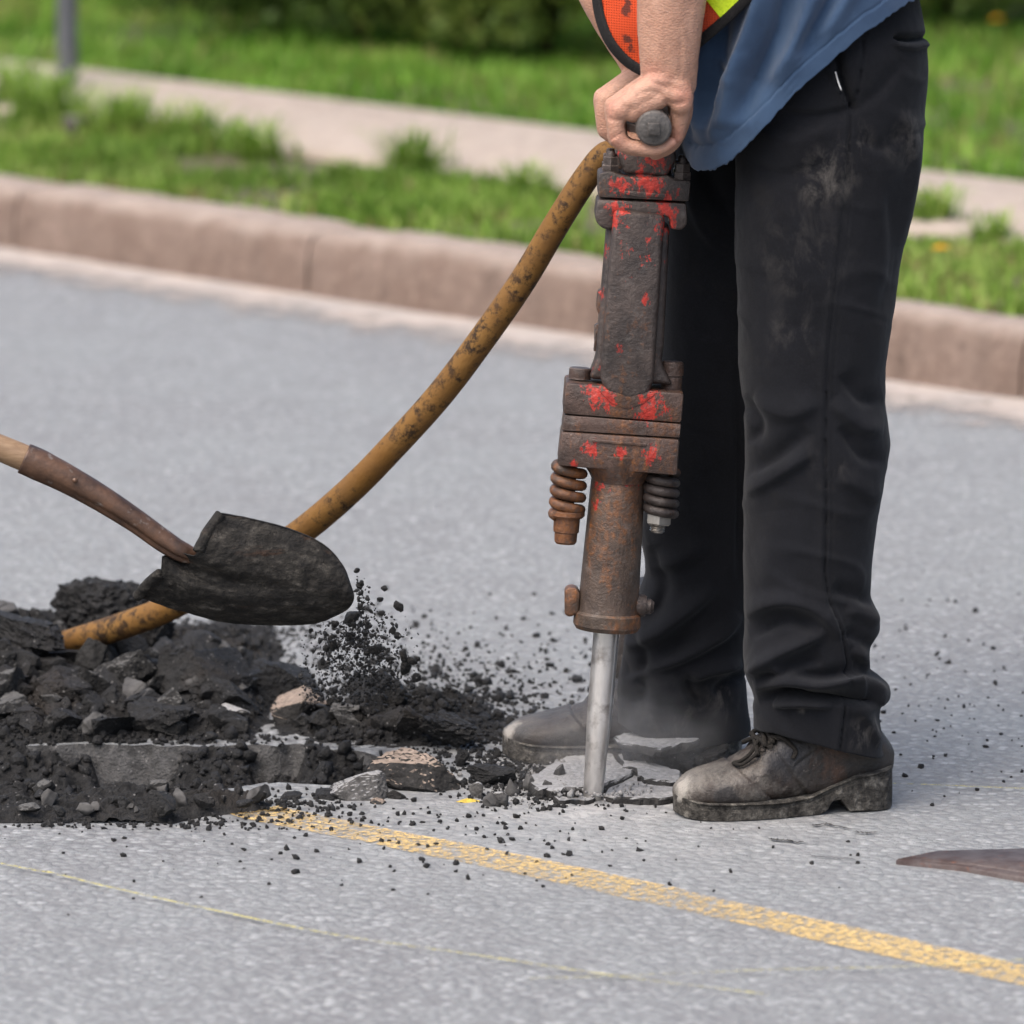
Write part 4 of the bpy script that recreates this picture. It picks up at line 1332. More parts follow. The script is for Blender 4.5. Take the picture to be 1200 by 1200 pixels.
while cnt < 230:
    u = r.uniform(-60, 470); y = r.uniform(.40, 1.0)
    x = float(P(u, 840, y)[0])
    zz = float(pile_z(np.array(x), np.array(y)))
    if zz < .006: continue
    rad = r.gamma(2.6, .0048) + .006
    V, F = rock(300 + cnt, rad * r.uniform(.65, 1.4, 3), 4 if rad > .018 else 3, 12, .08, .4)
    m_ = (M_LUMP, M_LUMP, M_LUMP, M_GREY, M_LUMP, M_STONE if r.random() < .3 else M_LUMP)[cnt % 6]
    V = V + [x, y, zz + rad * .25]
    where = ('at the foot of the rubble pile' if y < .50 else 'halfway up the front of the rubble pile' if y < .66 else 'near the crest of the rubble pile' if y < .82 else 'on the back slope of the rubble pile')
    if u > 330: where = 'in the low tongue of rubble under the falling crumbs'
    elif 60 <= u < 130 and .66 < y < .9: where = 'where the hose end enters the rubble pile'
    sz = 'big angular' if rad > .022 else 'fist-sized' if rad > .015 else 'small'
    kd = 'grey crushed stone' if m_ is M_STONE else 'grey-faced asphalt lump' if m_ is M_GREY else 'black asphalt lump'
    tag(obj('pile_lump', V, F, m_, smooth=False), sz + ' ' + kd + ' ' + where, 'asphalt lump', sz + ' ' + kd + 's ' + where)
    cnt += 1
cnt = 0
while cnt < 45:
    u = r.uniform(-50, 310); v = r.uniform(938, 966)
    if v > np.interp(u, [0, 120, 210, 300], [967, 970, 966, 955]): continue
    c = G(u, v)
    rad = r.gamma(3.0, .0025) + .005
    V, F = rock(700 + cnt, rad * r.uniform(.7, 1.4, 3), 3, 12, .09, .36)
    kd = ('black asphalt lump', 'grey-faced asphalt lump', 'black asphalt lump', 'grey crushed stone')[cnt % 4]
    sz = 'larger' if rad > .013 else 'small'
    wh = 'in the crumb bank at the start of the yellow line' if u > 190 else 'in the crumb bank beside the long rounded stone' if u < 110 else 'in the middle of the crumb bank on the near edge'
    tag(obj('bank_lump', V + c + [0, 0, rad * .6 + .012], F, (M_LUMP, M_GREY, M_LUMP, M_STONE)[cnt % 4], smooth=False), sz + ' ' + kd + ' ' + wh, 'asphalt lump', sz + ' ' + kd + 's ' + wh)
    cnt += 1

# crumbs: too many to count
_bm = bmesh.new(); bmesh.ops.create_icosphere(_bm, subdivisions=1, radius=1.0); _V0, _F0 = bm_arrays(_bm); _bm.free(); _F0 = _F0[0]
def crumbs(name, pts, rad, mat, label, seed, stretch=.35):
    r = np.random.default_rng(seed)
    V0, F0 = ico(1)
    V0, F0 = _V0, _F0
    n = len(pts)
    nv = len(V0)
    Vv = V0[None] * (1 + r.normal(0, .28, (n, nv, 1)))
    Vv = Vv * rad[:, None, None] * (1 + r.uniform(-stretch, stretch, (n, 1, 3)))
    a = r.uniform(0, 6.28, n)
    ca, sa = np.cos(a)[:, None], np.sin(a)[:, None]
    x, y = Vv[..., 0] * ca - Vv[..., 2] * sa, Vv[..., 0] * sa + Vv[..., 2] * ca
    Vv = np.stack([x, Vv[..., 1], y], -1)
    Vv = Vv + np.asarray(pts)[:, None]
    Fv = (F0[None] + (np.arange(n) * nv)[:, None, None]).reshape(-1, 3)
    return tag(obj(name, Vv.reshape(-1, 3), Fv, mat, smooth=False), label, 'crumbs', kind='stuff')
r = np.random.default_rng(5)
# on the pile
n = 9000
u = r.uniform(-150, 560, n); y = r.uniform(.37, 1.25, n)
x = P(u, 840, y)[:, 0]
z = pile_z(x, y)
k = z > .003
rad = r.gamma(2.0, .0010, n) + .0010
crumbs('pile_crumbs', np.c_[x, y, z + rad * .2][k], rad[k], M_LUMP, 'fine black crumbs covering the rubble pile', 1)
# strewn over the road
def strewn(n, cu, cv, su, sv, g=.0011, lo=.0009):
    u, v = r.normal(cu, su, n), r.normal(cv, sv, n)
    return u, v, r.gamma(2.0, g, n) + lo
parts = [strewn(1100, 500, 818, 70, 24, .0009), strewn(450, 560, 850, 55, 16), strewn(300, 420, 760, 120, 25, .0008), strewn(260, 620, 800, 80, 40, .0009), strewn(60, 1120, 860, 60, 45, .0007), strewn(420, 190, 869, 150, 3.5, .0024),
         strewn(420, 180, 963, 150, 6, .0011), strewn(70, 300, 1000, 250, 30, .0010), strewn(80, 540, 975, 120, 18, .0010), strewn(900, 640, 918, 60, 14, .0012), strewn(300, 820, 890, 30, 9, .002),
         strewn(60, 900, 820, 300, 60, .0009), strewn(300, 330, 940, 60, 8, .0018), strewn(60, 1100, 760, 80, 60, .0010), strewn(500, 300, 745, 90, 16, .0010), strewn(400, 560, 895, 50, 12, .0012), strewn(40, 700, 1010, 200, 20, .001)]
U_ = np.concatenate([a[0] for a in parts]); V_ = np.concatenate([a[1] for a in parts]); R_ = np.concatenate([a[2] for a in parts])
k = (V_ > 560) & (V_ < 1110)
g_ = G(U_[k], V_[k]); R_ = R_[k]
k2 = ~inside(g_, HOLE)
g_, R_ = g_[k2], R_[k2]
g_[:, 2] = pile_z(g_[:, 0], g_[:, 1]) + R_ * .5
big = R_ > .0052
crumbs('road_crumbs', g_[~big], R_[~big], M_LUMP, 'black crumbs strewn over the asphalt round the pile', 2)
for i, (c, rd) in enumerate(zip(g_[big][:120], R_[big][:120])):
    V, F = rock(900 + i, rd * 1.25 * np.random.default_rng(i).uniform(.75, 1.3, 3), 2, 7, .12)
    ul, vl = UV(c)
    wh = ('behind the heel of the near boot' if ul > 1000 else 'on the asphalt in front of the crumb bank' if vl > 950 and ul < 330 else 'beside the yellow line' if vl > 945 else 'near the start of the yellow line' if vl > 925 and ul < 420
          else 'round the cracked slabs at the chisel' if vl > 880 and ul > 560 else 'behind the near boot toe' if ul > 780 else 'between the rubble tongue and the far boot toe' if vl > 835 and ul > 440 else 'behind the pile under the shovel blade' if ul < 400 else 'on the road just behind the falling crumbs' if ul < 500 else 'on the road behind the far boot toe' if ul < 640 else 'on the road behind the chisel and far trouser leg')
    tag(obj('road_lump', V + c + [0, 0, rd * .2], F, M_LUMP, smooth=False), 'small black asphalt lump lying loose ' + wh, 'asphalt lump', 'loose lumps ' + wh)
# crumbs in the opening
n = 2600
pp = np.c_[r.uniform(HOLE[:, 0].min(), HOLE[:, 0].max(), n), r.uniform(HOLE[:, 1].min(), HOLE[:, 1].max(), n)]
pp = pp[inside(pp, HOLE)]
rad = r.gamma(2.0, .0018, len(pp)) + .0012
od = bpy.data.objects['opening_dirt']
ov = np.empty(len(od.data.vertices) * 3, np.float32); od.data.vertices.foreach_get('co', ov)
ov = ov.reshape(420, 130, 3) + np.array(od.location)
ii = np.clip(np.searchsorted(ov[:, 0, 0], pp[:, 0]), 0, 419); jj = np.clip(np.searchsorted(ov[0, :, 1], pp[:, 1]), 0, 129)
crumbs('opening_crumbs', np.c_[pp, ov[ii, jj, 2] + rad * .3], rad, M_LUMP, 'black crumbs lying in the dug opening', 3)
# falling from the shovel
n = 2600
t = r.random(n) ** .7
u = 405 + 20 * t + r.normal(0, 1, n) * (6 + 38 * t) + np.where(r.random(n) < .3, -25 * t, 12 * t)
v = 672 + 150 * t + r.normal(0, 8, n)
k = (v > 664) & (u < 492) & ((u > 418) | (v > 728)) & (u > 350)
u, v = u[k], v[k]
y = SHY + .03 + r.normal(0, .05, len(u)) + np.clip((v - 690) / 150, 0, 1) * .28
rad = r.gamma(1.7, .00062, len(u)) + .0005
crumbs('falling_crumbs', P(u, v, y), rad, M_LUMP, 'black crumbs in mid-air, falling from the shovel tip', 4, .5)
for i, (u, v, s_) in enumerate([(418, 668, 8), (414, 722, 22), (467, 711, 12), (424, 684, 9), (446, 702, 9), (390, 755, 12), (466, 745, 10), (483, 773, 14), (475, 782, 14), (487, 794, 12), (440, 760, 16), (460, 738, 9), (388, 746, 6), (384, 776, 7), (472, 770, 11), (450, 690, 8), (430, 765, 9)]):
    yy = SHY + .04 + max(0, (v - 690) / 150) * .2
    V, F = rock(1200 + i, s_ / 2 * MPP(yy) * np.array([1, .8, .9 + .6 * (i % 3 == 2)]) * 1.1, 2, 7, .14)
    tag(obj('falling_lump', V + P(u, v, yy), F, M_LUMP, smooth=False), ('largest black lump in mid-air, just off the shovel tip' if s_ > 18 else 'long black lump in mid-air, flung farthest from the shovel' if (u, v) == (467, 711) else 'black lump in mid-air right beside the shovel tip' if v < 705 else 'black lump in mid-air under the shovel blade' if u < 400 else 'black lump in mid-air about to land on the rubble'), 'asphalt lump', 'lumps falling from the shovel')

# ---- heaved pieces of paving round the chisel
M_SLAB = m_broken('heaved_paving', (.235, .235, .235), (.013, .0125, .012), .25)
def slab(px, zt, th, label, tilt=0.0, seed=0):
    pts = []
    px = np.array(px, float)
    rs = np.random.default_rng(seed)
    for a, b_ in zip(px, np.roll(px, -1, 0)):
        m_ = max(2, int(np.linalg.norm(b_ - a) / 5))
        for k in range(m_):
            pts.append(a + (b_ - a) * k / m_ + (rs.normal(0, [1.2, .6]) if k else 0))
    pts = np.array(pts)
    g = G(pts[:, 0], pts[:, 1], zt)
    c = g.mean(0)
    n_ = len(g)
    rings = []
    for sc_, z in ((.0, 0), (.5, 0), (.82, 0), (.96, -.0005), (1.0, -.003), (1.01, -th * .4), (.97, -th * .75), (.93, -th)):
        q = c + (g - c) * max(sc_, .02)
        q[:, 2] = zt + z
        if z < -.001: q[:, :2] += (fbm(q * 90, 3, seed)[:, None]) * .004
        q[:, 2] += .0025 * fbm(np.c_[q[:, :2] * 35, np.full(n_, seed)], 3, seed) + tilt * (q[:, 0] - c[0])
        rings.append(q)
    V, F = loft(rings)
    return tag(obj('paving_piece', V, F, M_SLAB, smooth=True, auto=30), label, 'paving piece')
slab([(719, 861), (740, 857), (775, 857), (797, 859), (821, 867), (810, 871), (775, 876), (760, 875), (730, 870)], .050, .014, 'thin heaved paving slab lifted highest, against the far boot', .03, 1)
slab([(614, 912), (640, 897), (677, 878), (692, 880), (719, 884), (726, 893), (734, 899), (744, 901), (742, 906), (716, 917), (690, 922), (668, 925), (630, 924)], .016, .03, 'largest cracked paving slab left of and under the chisel', .02, 2)
slab([(723, 883), (751, 880), (763, 892), (798, 902), (797, 914), (775, 914), (747, 909), (746, 900), (731, 897), (726, 889)], .019, .03, 'cracked paving slab between the chisel and the near boot toe', -.01, 3)
slab([(716, 919), (743, 908), (775, 917), (795, 918), (794, 934), (760, 936), (722, 934), (708, 930)], .010, .03, 'cracked paving slab in front, touching the chisel tip', 0, 4)
slab([(640, 927), (668, 927), (690, 924), (700, 932), (690, 938), (655, 938)], .006, .03, 'small dusty paving slab left of the chisel tip', 0, 6)
lump('asphalt_lump', 806, 886, 60, 24, .25, 40, M_LUMP, 'dark crumbly lump under the highest heaved slab', rough=.14)
lump('asphalt_lump', 840, 884, 44, 26, .25, 41, M_LUMP, 'dark crumbly lump behind the near boot toe', rough=.14)
lump('asphalt_lump', 752, 882, 46, 16, .255, 42, M_LUMP, 'black lump in the crack between the heaved slabs', rough=.14)

# pale grit and powder thrown up round the chisel
r = np.random.default_rng(77)
n = 620
u, v = np.r_[r.normal(625, 30, 350), r.normal(690, 45, 170), r.normal(815, 25, 100)], np.r_[r.normal(917, 11, 350), r.normal(936, 5, 170), r.normal(890, 8, 100)]
rad = r.gamma(1.8, .0008, n) + .0005
M_GRIT = m_plain('pale_grit', (.17, .168, .165), .9, .2, 0, 200, .4, .6)
crumbs('chisel_grit', G(u, v) + np.c_[np.zeros((n, 2)), rad * .5 + .012 * (np.abs(u - 705) < 60)], rad, M_GRIT, 'pale grey grit thrown round the chisel', 8)

for k, (u, v, w_, h_) in enumerate([(738, 880, 22, 14), (776, 884, 26, 16), (790, 880, 20, 14), (822, 890, 28, 16), (850, 892, 22, 14), (770, 892, 18, 10), (805, 896, 24, 12)]):
    lump('asphalt_lump', u, v, w_, h_, .245 - .002 * k, 140 + k, (M_LUMP, M_GREY)[k % 2], 'small crumbled lump in the break under the heaved paving piece', 'asphalt lump', 'crumbled lumps under the heaved paving', sub=4, rough=.1)
# ================================================================== WORKER
worker = tag(empty('person', P(900, 935, .15)), 'worker in black dusty trousers, blue shirt and orange safety vest gripping the breaker handle', 'person')

def m_cloth(name, base, fuzz, dust, dsp=(), weave=900, lintd=.5):
    m = NT(name)
    p = m.pos()
    n = m.noise(p, 14, 5, .65)
    c = m.mix(m.mask(n, .3, .7), tuple(.75 * x for x in base), tuple(1.25 * x for x in base))
    c = m.mix(m.math('MULTIPLY', m.mask(m.noise(p, 8, 6, .75, .6), .55, .75), lintd), c, fuzz)
    if dsp:
        tot = None
        for q, r_, s_ in dsp:
            b_ = m.math('MULTIPLY', m.blob(p, q, r_), s_)
            tot = b_ if tot is None else m.math('MAXIMUM', tot, b_)
        k = m.math('MULTIPLY', m.mask(tot, 0.0, .7), m.mask(m.noise(m.scale(p, (1.3, 1.3, .75)), 24, 7, .72, .5), .48, .70))
        c = m.mix(m.math('MULTIPLY', k, .8), c, dust)
    c = m.mix(m.math('MULTIPLY', m.mask(m.noise(p, 320, 3, .7), .45, .7), .45), c, tuple(2.1 * x for x in base))
    c = m.mix(m.math('MULTIPLY', m.mask(m.noise(p, 5, 4, .6), .45, .7), .5), c, tuple(1.5 * x for x in base))
    wv_ = m.noise(p, weave, 2)
    return m.fin(c, .9, m.bump(m.math('ADD', wv_, m.math('MULTIPLY', m.noise(p, 60, 3), .4)), .3, .0018), .15, None, .06)

def seg_dist(U, V, pts):
    """distance to a polyline in pixels and position 0..1 along it"""
    pts = np.asarray(pts, float)
    best = np.full(U.shape, 1e9); pos = np.zeros(U.shape); sgn = np.ones(U.shape)
    L = np.r_[0, np.cumsum(np.linalg.norm(np.diff(pts, axis=0), axis=1))]
    for k in range(len(pts) - 1):
        a, b_ = pts[k], pts[k + 1]
        ab = b_ - a
        t = np.clip(((U - a[0]) * ab[0] + (V - a[1]) * ab[1]) / (ab @ ab), 0, 1)
        dx, dy = U - a[0] - t * ab[0], V - a[1] - t * ab[1]
        d = np.hypot(dx, dy)
        s_ = np.sign(ab[0] * dy - ab[1] * dx)
        k_ = d < best
        best = np.where(k_, d, best); sgn = np.where(k_, s_, sgn)
        pos = np.where(k_, (L[k] + t * (L[k + 1] - L[k])) / L[-1], pos)
    return best, pos, sgn

def fold_field(U, V, folds):
    """sum of cloth ridges (+) and valleys (-): (polyline px, height px, width px)"""
    h = np.zeros(U.shape)
    for f in folds:
        pts, amp, w_ = f[0], f[1], f[2]
        d, t, s_ = seg_dist(U, V, smooth_path(np.c_[np.array(pts, float), np.zeros(len(pts))], 14)[:, :2] if len(pts) > 2 else pts)
        tap = np.clip(np.minimum(t, 1 - t) / .22, 0, 1) ** .7 if len(f) < 4 else 1.0
        # one flank steeper than the other, as draped cloth falls
        ww = np.where(s_ > 0, w_ * .62, w_ * 1.35)
        h = h + amp * tap * np.exp(-(d / ww) ** 2)
    return h

def ring_normals(Pg):
    du = np.roll(Pg, -1, 1) - np.roll(Pg, 1, 1)
    dv = np.gradient(Pg, axis=0)
    N = np.cross(du, dv)
    N /= np.linalg.norm(N, axis=-1, keepdims=True) + 1e-12
    c = Pg.mean(1, keepdims=True)
    s_ = np.sign((N * (Pg - c)).sum(-1, keepdims=True).mean())
    return N * s_

def ridge_folds(Pg, seed):
    """small soft creases, mostly running down and across the cloth"""
    q_ = Pg * np.array([9., 9., 14.]) + seed
    q_ = q_ + .5 * np.stack([vnoise(Pg * 6, seed + 1), vnoise(Pg * 6 + 9, seed + 2), Pg[..., 0] * 9], -1)
    n_ = vnoise(q_, seed + 3)
    a_ = np.clip(vnoise(Pg * 5 + 4, seed + 8) + .25, 0, 1)
    return (np.exp(-(n_ / .16) ** 2) - .25) * a_

def gsm(a, s_):
    k = np.exp(-.5 * (np.arange(-3 * s_, 3 * s_ + 1) / s_) ** 2); k /= k.sum()
    return np.convolve(np.pad(a, 3 * s_, mode='edge'), k, 'valid')

def garment(rows, ycf, bf, v0, hem, folds, nrow, ncol, seed, pw=.85, namp=2.2, sm=3, step_seams=(), nsc=(5, 5, 2.2), crease=2.2, fray=0.0):
    """upright cloth tube: rows (v, left px, right px), depth centre ycf(v), half depth bf(v) metres, hem(u)->v"""
    rows = np.array(rows, float)
    vv = np.arange(rows[0, 0], rows[-1, 0] + 60, 1.0)
    Lf, Rf = gsm(np.interp(vv, rows[:, 0], rows[:, 1]), sm), gsm(np.interp(vv, rows[:, 0], rows[:, 2]), sm)
    ph = np.linspace(0, 2 * np.pi, ncol, endpoint=False)
    cx = np.sign(np.cos(ph)) * np.abs(np.cos(ph)) ** pw
    sy = np.sign(np.sin(ph)) * np.abs(np.sin(ph)) ** pw
    t = np.linspace(0, 1, nrow)[:, None]
    # hem level per column, from where the column hangs
    vm = rows[-1, 0] - 20
    um = (np.interp(vm, vv, Lf) + np.interp(vm, vv, Rf)) / 2 + (np.interp(vm, vv, Rf) - np.interp(vm, vv, Lf)) / 2 * cx
    vh = hem(um) + fray * np.random.default_rng(seed).normal(0, 1, ncol)
    Vg = v0 + t * (vh[None] - v0)
    L_, R_ = np.interp(Vg, vv, Lf), np.interp(Vg, vv, Rf)
    yc, b_ = ycf(Vg), bf(Vg)
    cu, a_ = (L_ + R_) / 2, (R_ - L_) / 2
    c = P(cu, Vg, yc)
    m_ = (c[..., 1] - CAM_Y) / (_dir(600, Vg)[1]) / FPX
    Pg = np.stack([c[..., 0] + a_ * m_ * cx, yc + b_ * sy, c[..., 2]], -1)
    N = ring_normals(Pg)
    U, V = UV(Pg)
    h = fold_field(U, V, folds) * 2.2
    facing = np.clip(-N[..., 1] * 1.6 + .35, 0.25, 1)
    h = h * facing
    h += crease * ridge_folds(Pg, seed)
    h += namp * fbm(Pg * np.array(nsc) * 2.2 + seed, 4, seed) + .35 * namp * fbm(Pg * 34 + seed, 3, seed + 5)
    for pts, hh in step_seams:
        d, tpos, s_ = seg_dist(U, V, np.array(pts, float))
        k = np.clip(d / 1.6, 0, 1)
        on_ = (N[..., 1] < .1)
        h += on_ * (hh * np.where(s_ > 0, 1, 0) * np.exp(-(d / 9) ** 2) - 1.5 * hh * np.exp(-(d / 1.8) ** 2))
    Pg = Pg + N * (h * m_)[..., None]
    return Pg, Vg

def thicken(Pg, inner=.004):
    """closed cloth shell from a ring grid: outside, inside and hem lip"""
    N = ring_normals(Pg)
    m_, n_ = Pg.shape[:2]
    Q = Pg - N * inner
    V = np.concatenate([Pg.reshape(-1, 3), Q.reshape(-1, 3)])
    g = grid_faces(m_, n_, True)
    j = np.arange(n_); j2 = (j + 1) % n_
    b0 = (m_ - 1) * n_
    lip = np.stack([b0 + j, b0 + j2, b0 + j2 + m_ * n_, b0 + j + m_ * n_], -1)
    return V, [g, g[:, ::-1] + m_ * n_, lip]

# ---- trousers -------------------------------------------------------
near_rows = [(-70, 868, 1066), (0, 866, 1078), (45, 862, 1086), (90, 858, 1088), (140, 858, 1083), (200, 862, 1075), (300, 862, 1059), (380, 865, 1044), (430, 866, 1036), (470, 871, 1036),
             (520, 873, 1043), (545, 872, 1040), (600, 871, 1029), (650, 870, 1024), (700, 871, 1021), (722, 872, 1031), (738, 872, 1032), (752, 871, 1022), (768, 871, 1014), (785, 874, 1015),
             (797, 877, 1034), (806, 881, 1044), (818, 885, 1043), (828, 884, 1031), (840, 883, 1030), (885, 884, 1036), (960, 884, 1038)]
nf = [  # thigh and hip
    ([(1000, 128), (960, 136), (915, 132)], -3, 8), ([(985, 140), (930, 165), (880, 150)], 2.5, 14), ([(975, 190), (920, 205), (872, 190)], -2.2, 12),
    ([(1000, 130), (1030, 110), (1060, 70)], -2, 8), ([(1060, 130), (1072, 200), (1062, 290)], 3, 12), ([(1040, 200), (1050, 300), (1030, 380)], -2.5, 14),
    ([(890, 230), (930, 300), (925, 380)], 2.2, 24), ([(1005, 160), (1035, 175), (1062, 150)], -2, 9),
    # knee
    ([(866, 468), (884, 496), (878, 520)], -5, 8), ([(880, 470), (925, 486), (962, 470)], 3.2, 12), ([(872, 580), (905, 562), (955, 528)], 4.2, 10), ([(872, 555), (915, 535), (950, 505)], -4, 10),
    ([(975, 470), (1005, 500), (1035, 505)], 3.6, 11), ([(985, 500), (1010, 535), (1038, 540)], -3.8, 10), ([(980, 560), (1005, 570), (1030, 590)], 2.5, 12), ([(985, 440), (1010, 470), (1034, 468)], -3, 10),
    ([(900, 600), (905, 650), (895, 690)], 1.6, 20),
    # shin gathers above the cuff
    ([(873, 722), (915, 706), (955, 716), (985, 748)], 5.5, 10), ([(880, 745), (925, 728), (960, 742)], -5.0, 9), ([(876, 790), (915, 768), (955, 748), (968, 738)], 6, 9), ([(890, 800), (930, 782), (965, 772)], -4.6, 8),
    ([(990, 715), (1012, 722), (1030, 732)], 3.5, 10), ([(990, 740), (1008, 752), (1020, 758)], -3, 8), ([(975, 690), (1000, 700), (1020, 705)], -3.5, 9), ([(1000, 760), (1012, 775), (1016, 790)], 4, 8),
    # cuff fold
    ([(884, 806), (915, 800), (955, 806), (1000, 804), (1042, 808)], 9, 8), ([(890, 822), (925, 812), (960, 818), (1005, 820), (1036, 828)], -9.5, 7), ([(905, 826), (940, 825), (975, 828)], 5, 6),
    ([(930, 790), (965, 795), (1000, 788)], -6, 6), ([(1005, 800), (1022, 812), (1020, 828)], -4, 5), ([(885, 792), (900, 784), (918, 788)], 5, 7), ([(1008, 828), (1018, 850), (1030, 876)], 3, 7),
    # pocket mouth and back pocket
    ([(979, 34), (980, 70), (986, 96), (997, 126)], -9, 4.5, 1), ([(973, 34), (975, 72), (981, 98), (992, 122)], 3.0, 4, 1), ([(1054, 46), (1070, 47), (1084, 45)], -8, 3.5, 1), ([(1052, 54), (1068, 56), (1085, 53)], 2.5, 3.5, 1)]
seam = [(1011, 14), (1012, 60), (1006, 105), (997, 128), (993, 190), (985, 270), (975, 360), (969, 430), (967, 520), (968, 600), (966, 670), (971, 705), (986, 742), (993, 778), (992, 808), (988, 850), (984, 880)]
near_hem = lambda u: np.interp(u, [880, 905, 935, 965, 1000, 1038], [851, 848, 853, 861, 871, 884])
PgN, _ = garment(near_rows, lambda v: np.interp(v, [-70, 100, 450, 900], [.075, .07, .045, .02]), lambda v: np.interp(v, [-70, 60, 200, 460, 700, 800, 880], [.125, .128, .115, .094, .082, .088, .078]),
                 -70, near_hem, nf, 430, 240, 3, step_seams=[(seam, 2.6), ([(u_ + 7, v_) for u_, v_ in seam[3:]], .7)])
far_rows = [(-70, 850, 1060), (60, 826, 1075), (130, 806, 1070), (190, 780, 1040), (300, 776, 1000), (400, 770, 970), (500, 762, 935), (580, 754, 915), (620, 749, 905), (655, 756, 896), (672, 757, 890), (700, 747, 884),
            (740, 734, 878), (775, 728, 874), (800, 724, 873), (830, 722, 876), (860, 722, 879), (930, 722, 880)]
ff = [([(762, 640), (775, 690), (757, 730)], -4, 9), ([(757, 665), (790, 660), (830, 640)], 3, 12), ([(730, 760), (770, 745), (815, 710), (840, 690)], 5.5, 10), ([(728, 790), (770, 775), (820, 742)], -4.5, 9), ([(735, 785), (790, 775), (845, 745), (868, 720)], 5, 9),
      ([(738, 740), (750, 760), (752, 790)], -3.5, 7), ([(805, 800), (830, 788), (870, 780)], 5, 8), ([(812, 790), (806, 808), (825, 830)], -5, 7), ([(835, 815), (856, 800), (876, 790)], -4.5, 7), ([(745, 795), (752, 812), (740, 826)], -4, 7),
      ([(800, 200), (820, 260), (850, 300)], 2.5, 12), ([(820, 190), (835, 230), (858, 250)], -3, 10), ([(862, 420), (866, 560), (864, 680)], -2.5, 5)]
far_hem = lambda u: np.interp(u, [720, 780, 830, 880], [842, 862, 862, 858])
PgF, _ = garment(far_rows, lambda v: np.interp(v, [-70, 100, 450, 900], [.225, .235, .28, .335]), lambda v: np.interp(v, [-70, 100, 460, 700, 880], [.11, .11, .095, .085, .078]), -70, far_hem, ff, 380, 200, 9)
dsp = [(P(968, 205, -.04), .055, 1.), (P(1003, 165, -.05), .035, 1.), (P(1062, 160, -.0), .06, .75), (P(955, 225, -.05), .03, 1.), (P(930, 390, -.05), .05, .45), (P(940, 300, -.05), .1, .35),
       (P(1010, 862, -.05), .03, 1.25), (P(1025, 850, -.03), .022, 1.2), (P(938, 834, -.06), .008, 1.5), (P(850, 820, .25), .045, .8), (P(790, 850, .25), .09, .55), (P(760, 860, .25), .07, .6), (P(1022, 872, -.03), .015, 1.3), (P(975, 540, -.05), .05, .4)]
M_TROU = m_cloth('black_work_trousers', (0.0058, 0.0062, 0.0080), (0.016, 0.014, 0.012), (0.11, 0.10, 0.09), dsp)
mb = MB()
for g_ in (PgN, PgF):
    mb.add(*thicken(g_))
tro = mb.build('trousers', M_TROU, worker)
# lining edge that shows in the pocket, and the label tab at the back pocket
mk_ = m_plain('pocket_lining', (.55, .54, .52))
V, F = tube(smooth_path([P(u, v, -.060) for u, v in ((979, 84), (982, 95), (986, 106))], 10), .0011, 8)
obj('pocket_lining', V, F, mk_, tro)
# bright thread stitches and the hem stitch line
V, F = tube(smooth_path([P(u, near_hem(u) - 9, -.066 + ((u - 950) / 90) ** 2 * .05) for u in np.linspace(900, 1015, 16)], 60), .0006, 6)

# ---- shirt ----------------------------------------------------------
shirt_rows = [(-430, 852, 1010), (-330, 800, 1030), (-200, 778, 1050), (-80, 782, 1090), (0, 788, 1106), (60, 794, 1110), (120, 797, 1110), (170, 800, 1110), (200, 806, 1110), (260, 808, 1110)]
sf = [([(900, -60), (880, 30), (850, 110), (838, 168)], 9, 12), ([(930, -60), (912, 30), (884, 90), (862, 140)], -7, 12), ([(960, -40), (935, 40), (905, 96)], 7, 11), ([(850, -40), (836, 60), (822, 150)], -8, 12), ([(828, 40), (816, 110), (812, 170)], 6, 10),
      ([(990, -30), (960, 20), (935, 66)], -5, 10), ([(1015, -40), (985, 5), (960, 48)], 5, 9), ([(870, 60), (862, 110), (850, 150)], 4, 8), ([(805, 90), (806, 140), (812, 176)], -4, 7)]
shem = lambda u: np.interp(u, [796, 806, 820, 838, 856, 884, 905, 925, 948, 972, 998, 1024, 1046, 1075, 1112], [158, 178, 187, 182, 170, 142, 118, 95, 72, 52, 30, 12, -3, -16, -20])
PgS, VgS = garment(shirt_rows, lambda v: np.interp(v, [-430, 0, 260], [.15, .145, .14]), lambda v: np.interp(v, [-430, -300, -100, 60, 260], [.20, .215, .215, .222, .222]), -430, shem, sf, 300, 220, 17, pw=.78, namp=2.4, crease=4.2, fray=.8)
# turned hem: slightly thicker band along the edge
N_ = ring_normals(PgS)
tt_ = np.linspace(0, 1, 300)[:, None]
PgS = PgS + N_ * (.0016 * np.clip((tt_ - .955) / .004, 0, 1) - .0012 * np.exp(-((tt_ - .953) / .0028) ** 2))[..., None]
msh = NT('blue_work_shirt')
p = msh.pos()
n = msh.noise(p, 10, 5, .65)
c = msh.mix(msh.mask(n, .3, .7), (0.023, 0.045, 0.088), (0.040, 0.072, 0.128))
c = msh.mix(msh.math('MULTIPLY', msh.mask(msh.noise(p, 16, 6, .75), .56, .75), .5), c, (.018, .025, .036))
msh.fin(c, .9, msh.bump(msh.noise(p, 800, 2), .25, .0015), .15, None, .2)
V, F = thicken(PgS, .002)
obj('shirt', V, F, msh.m, worker)

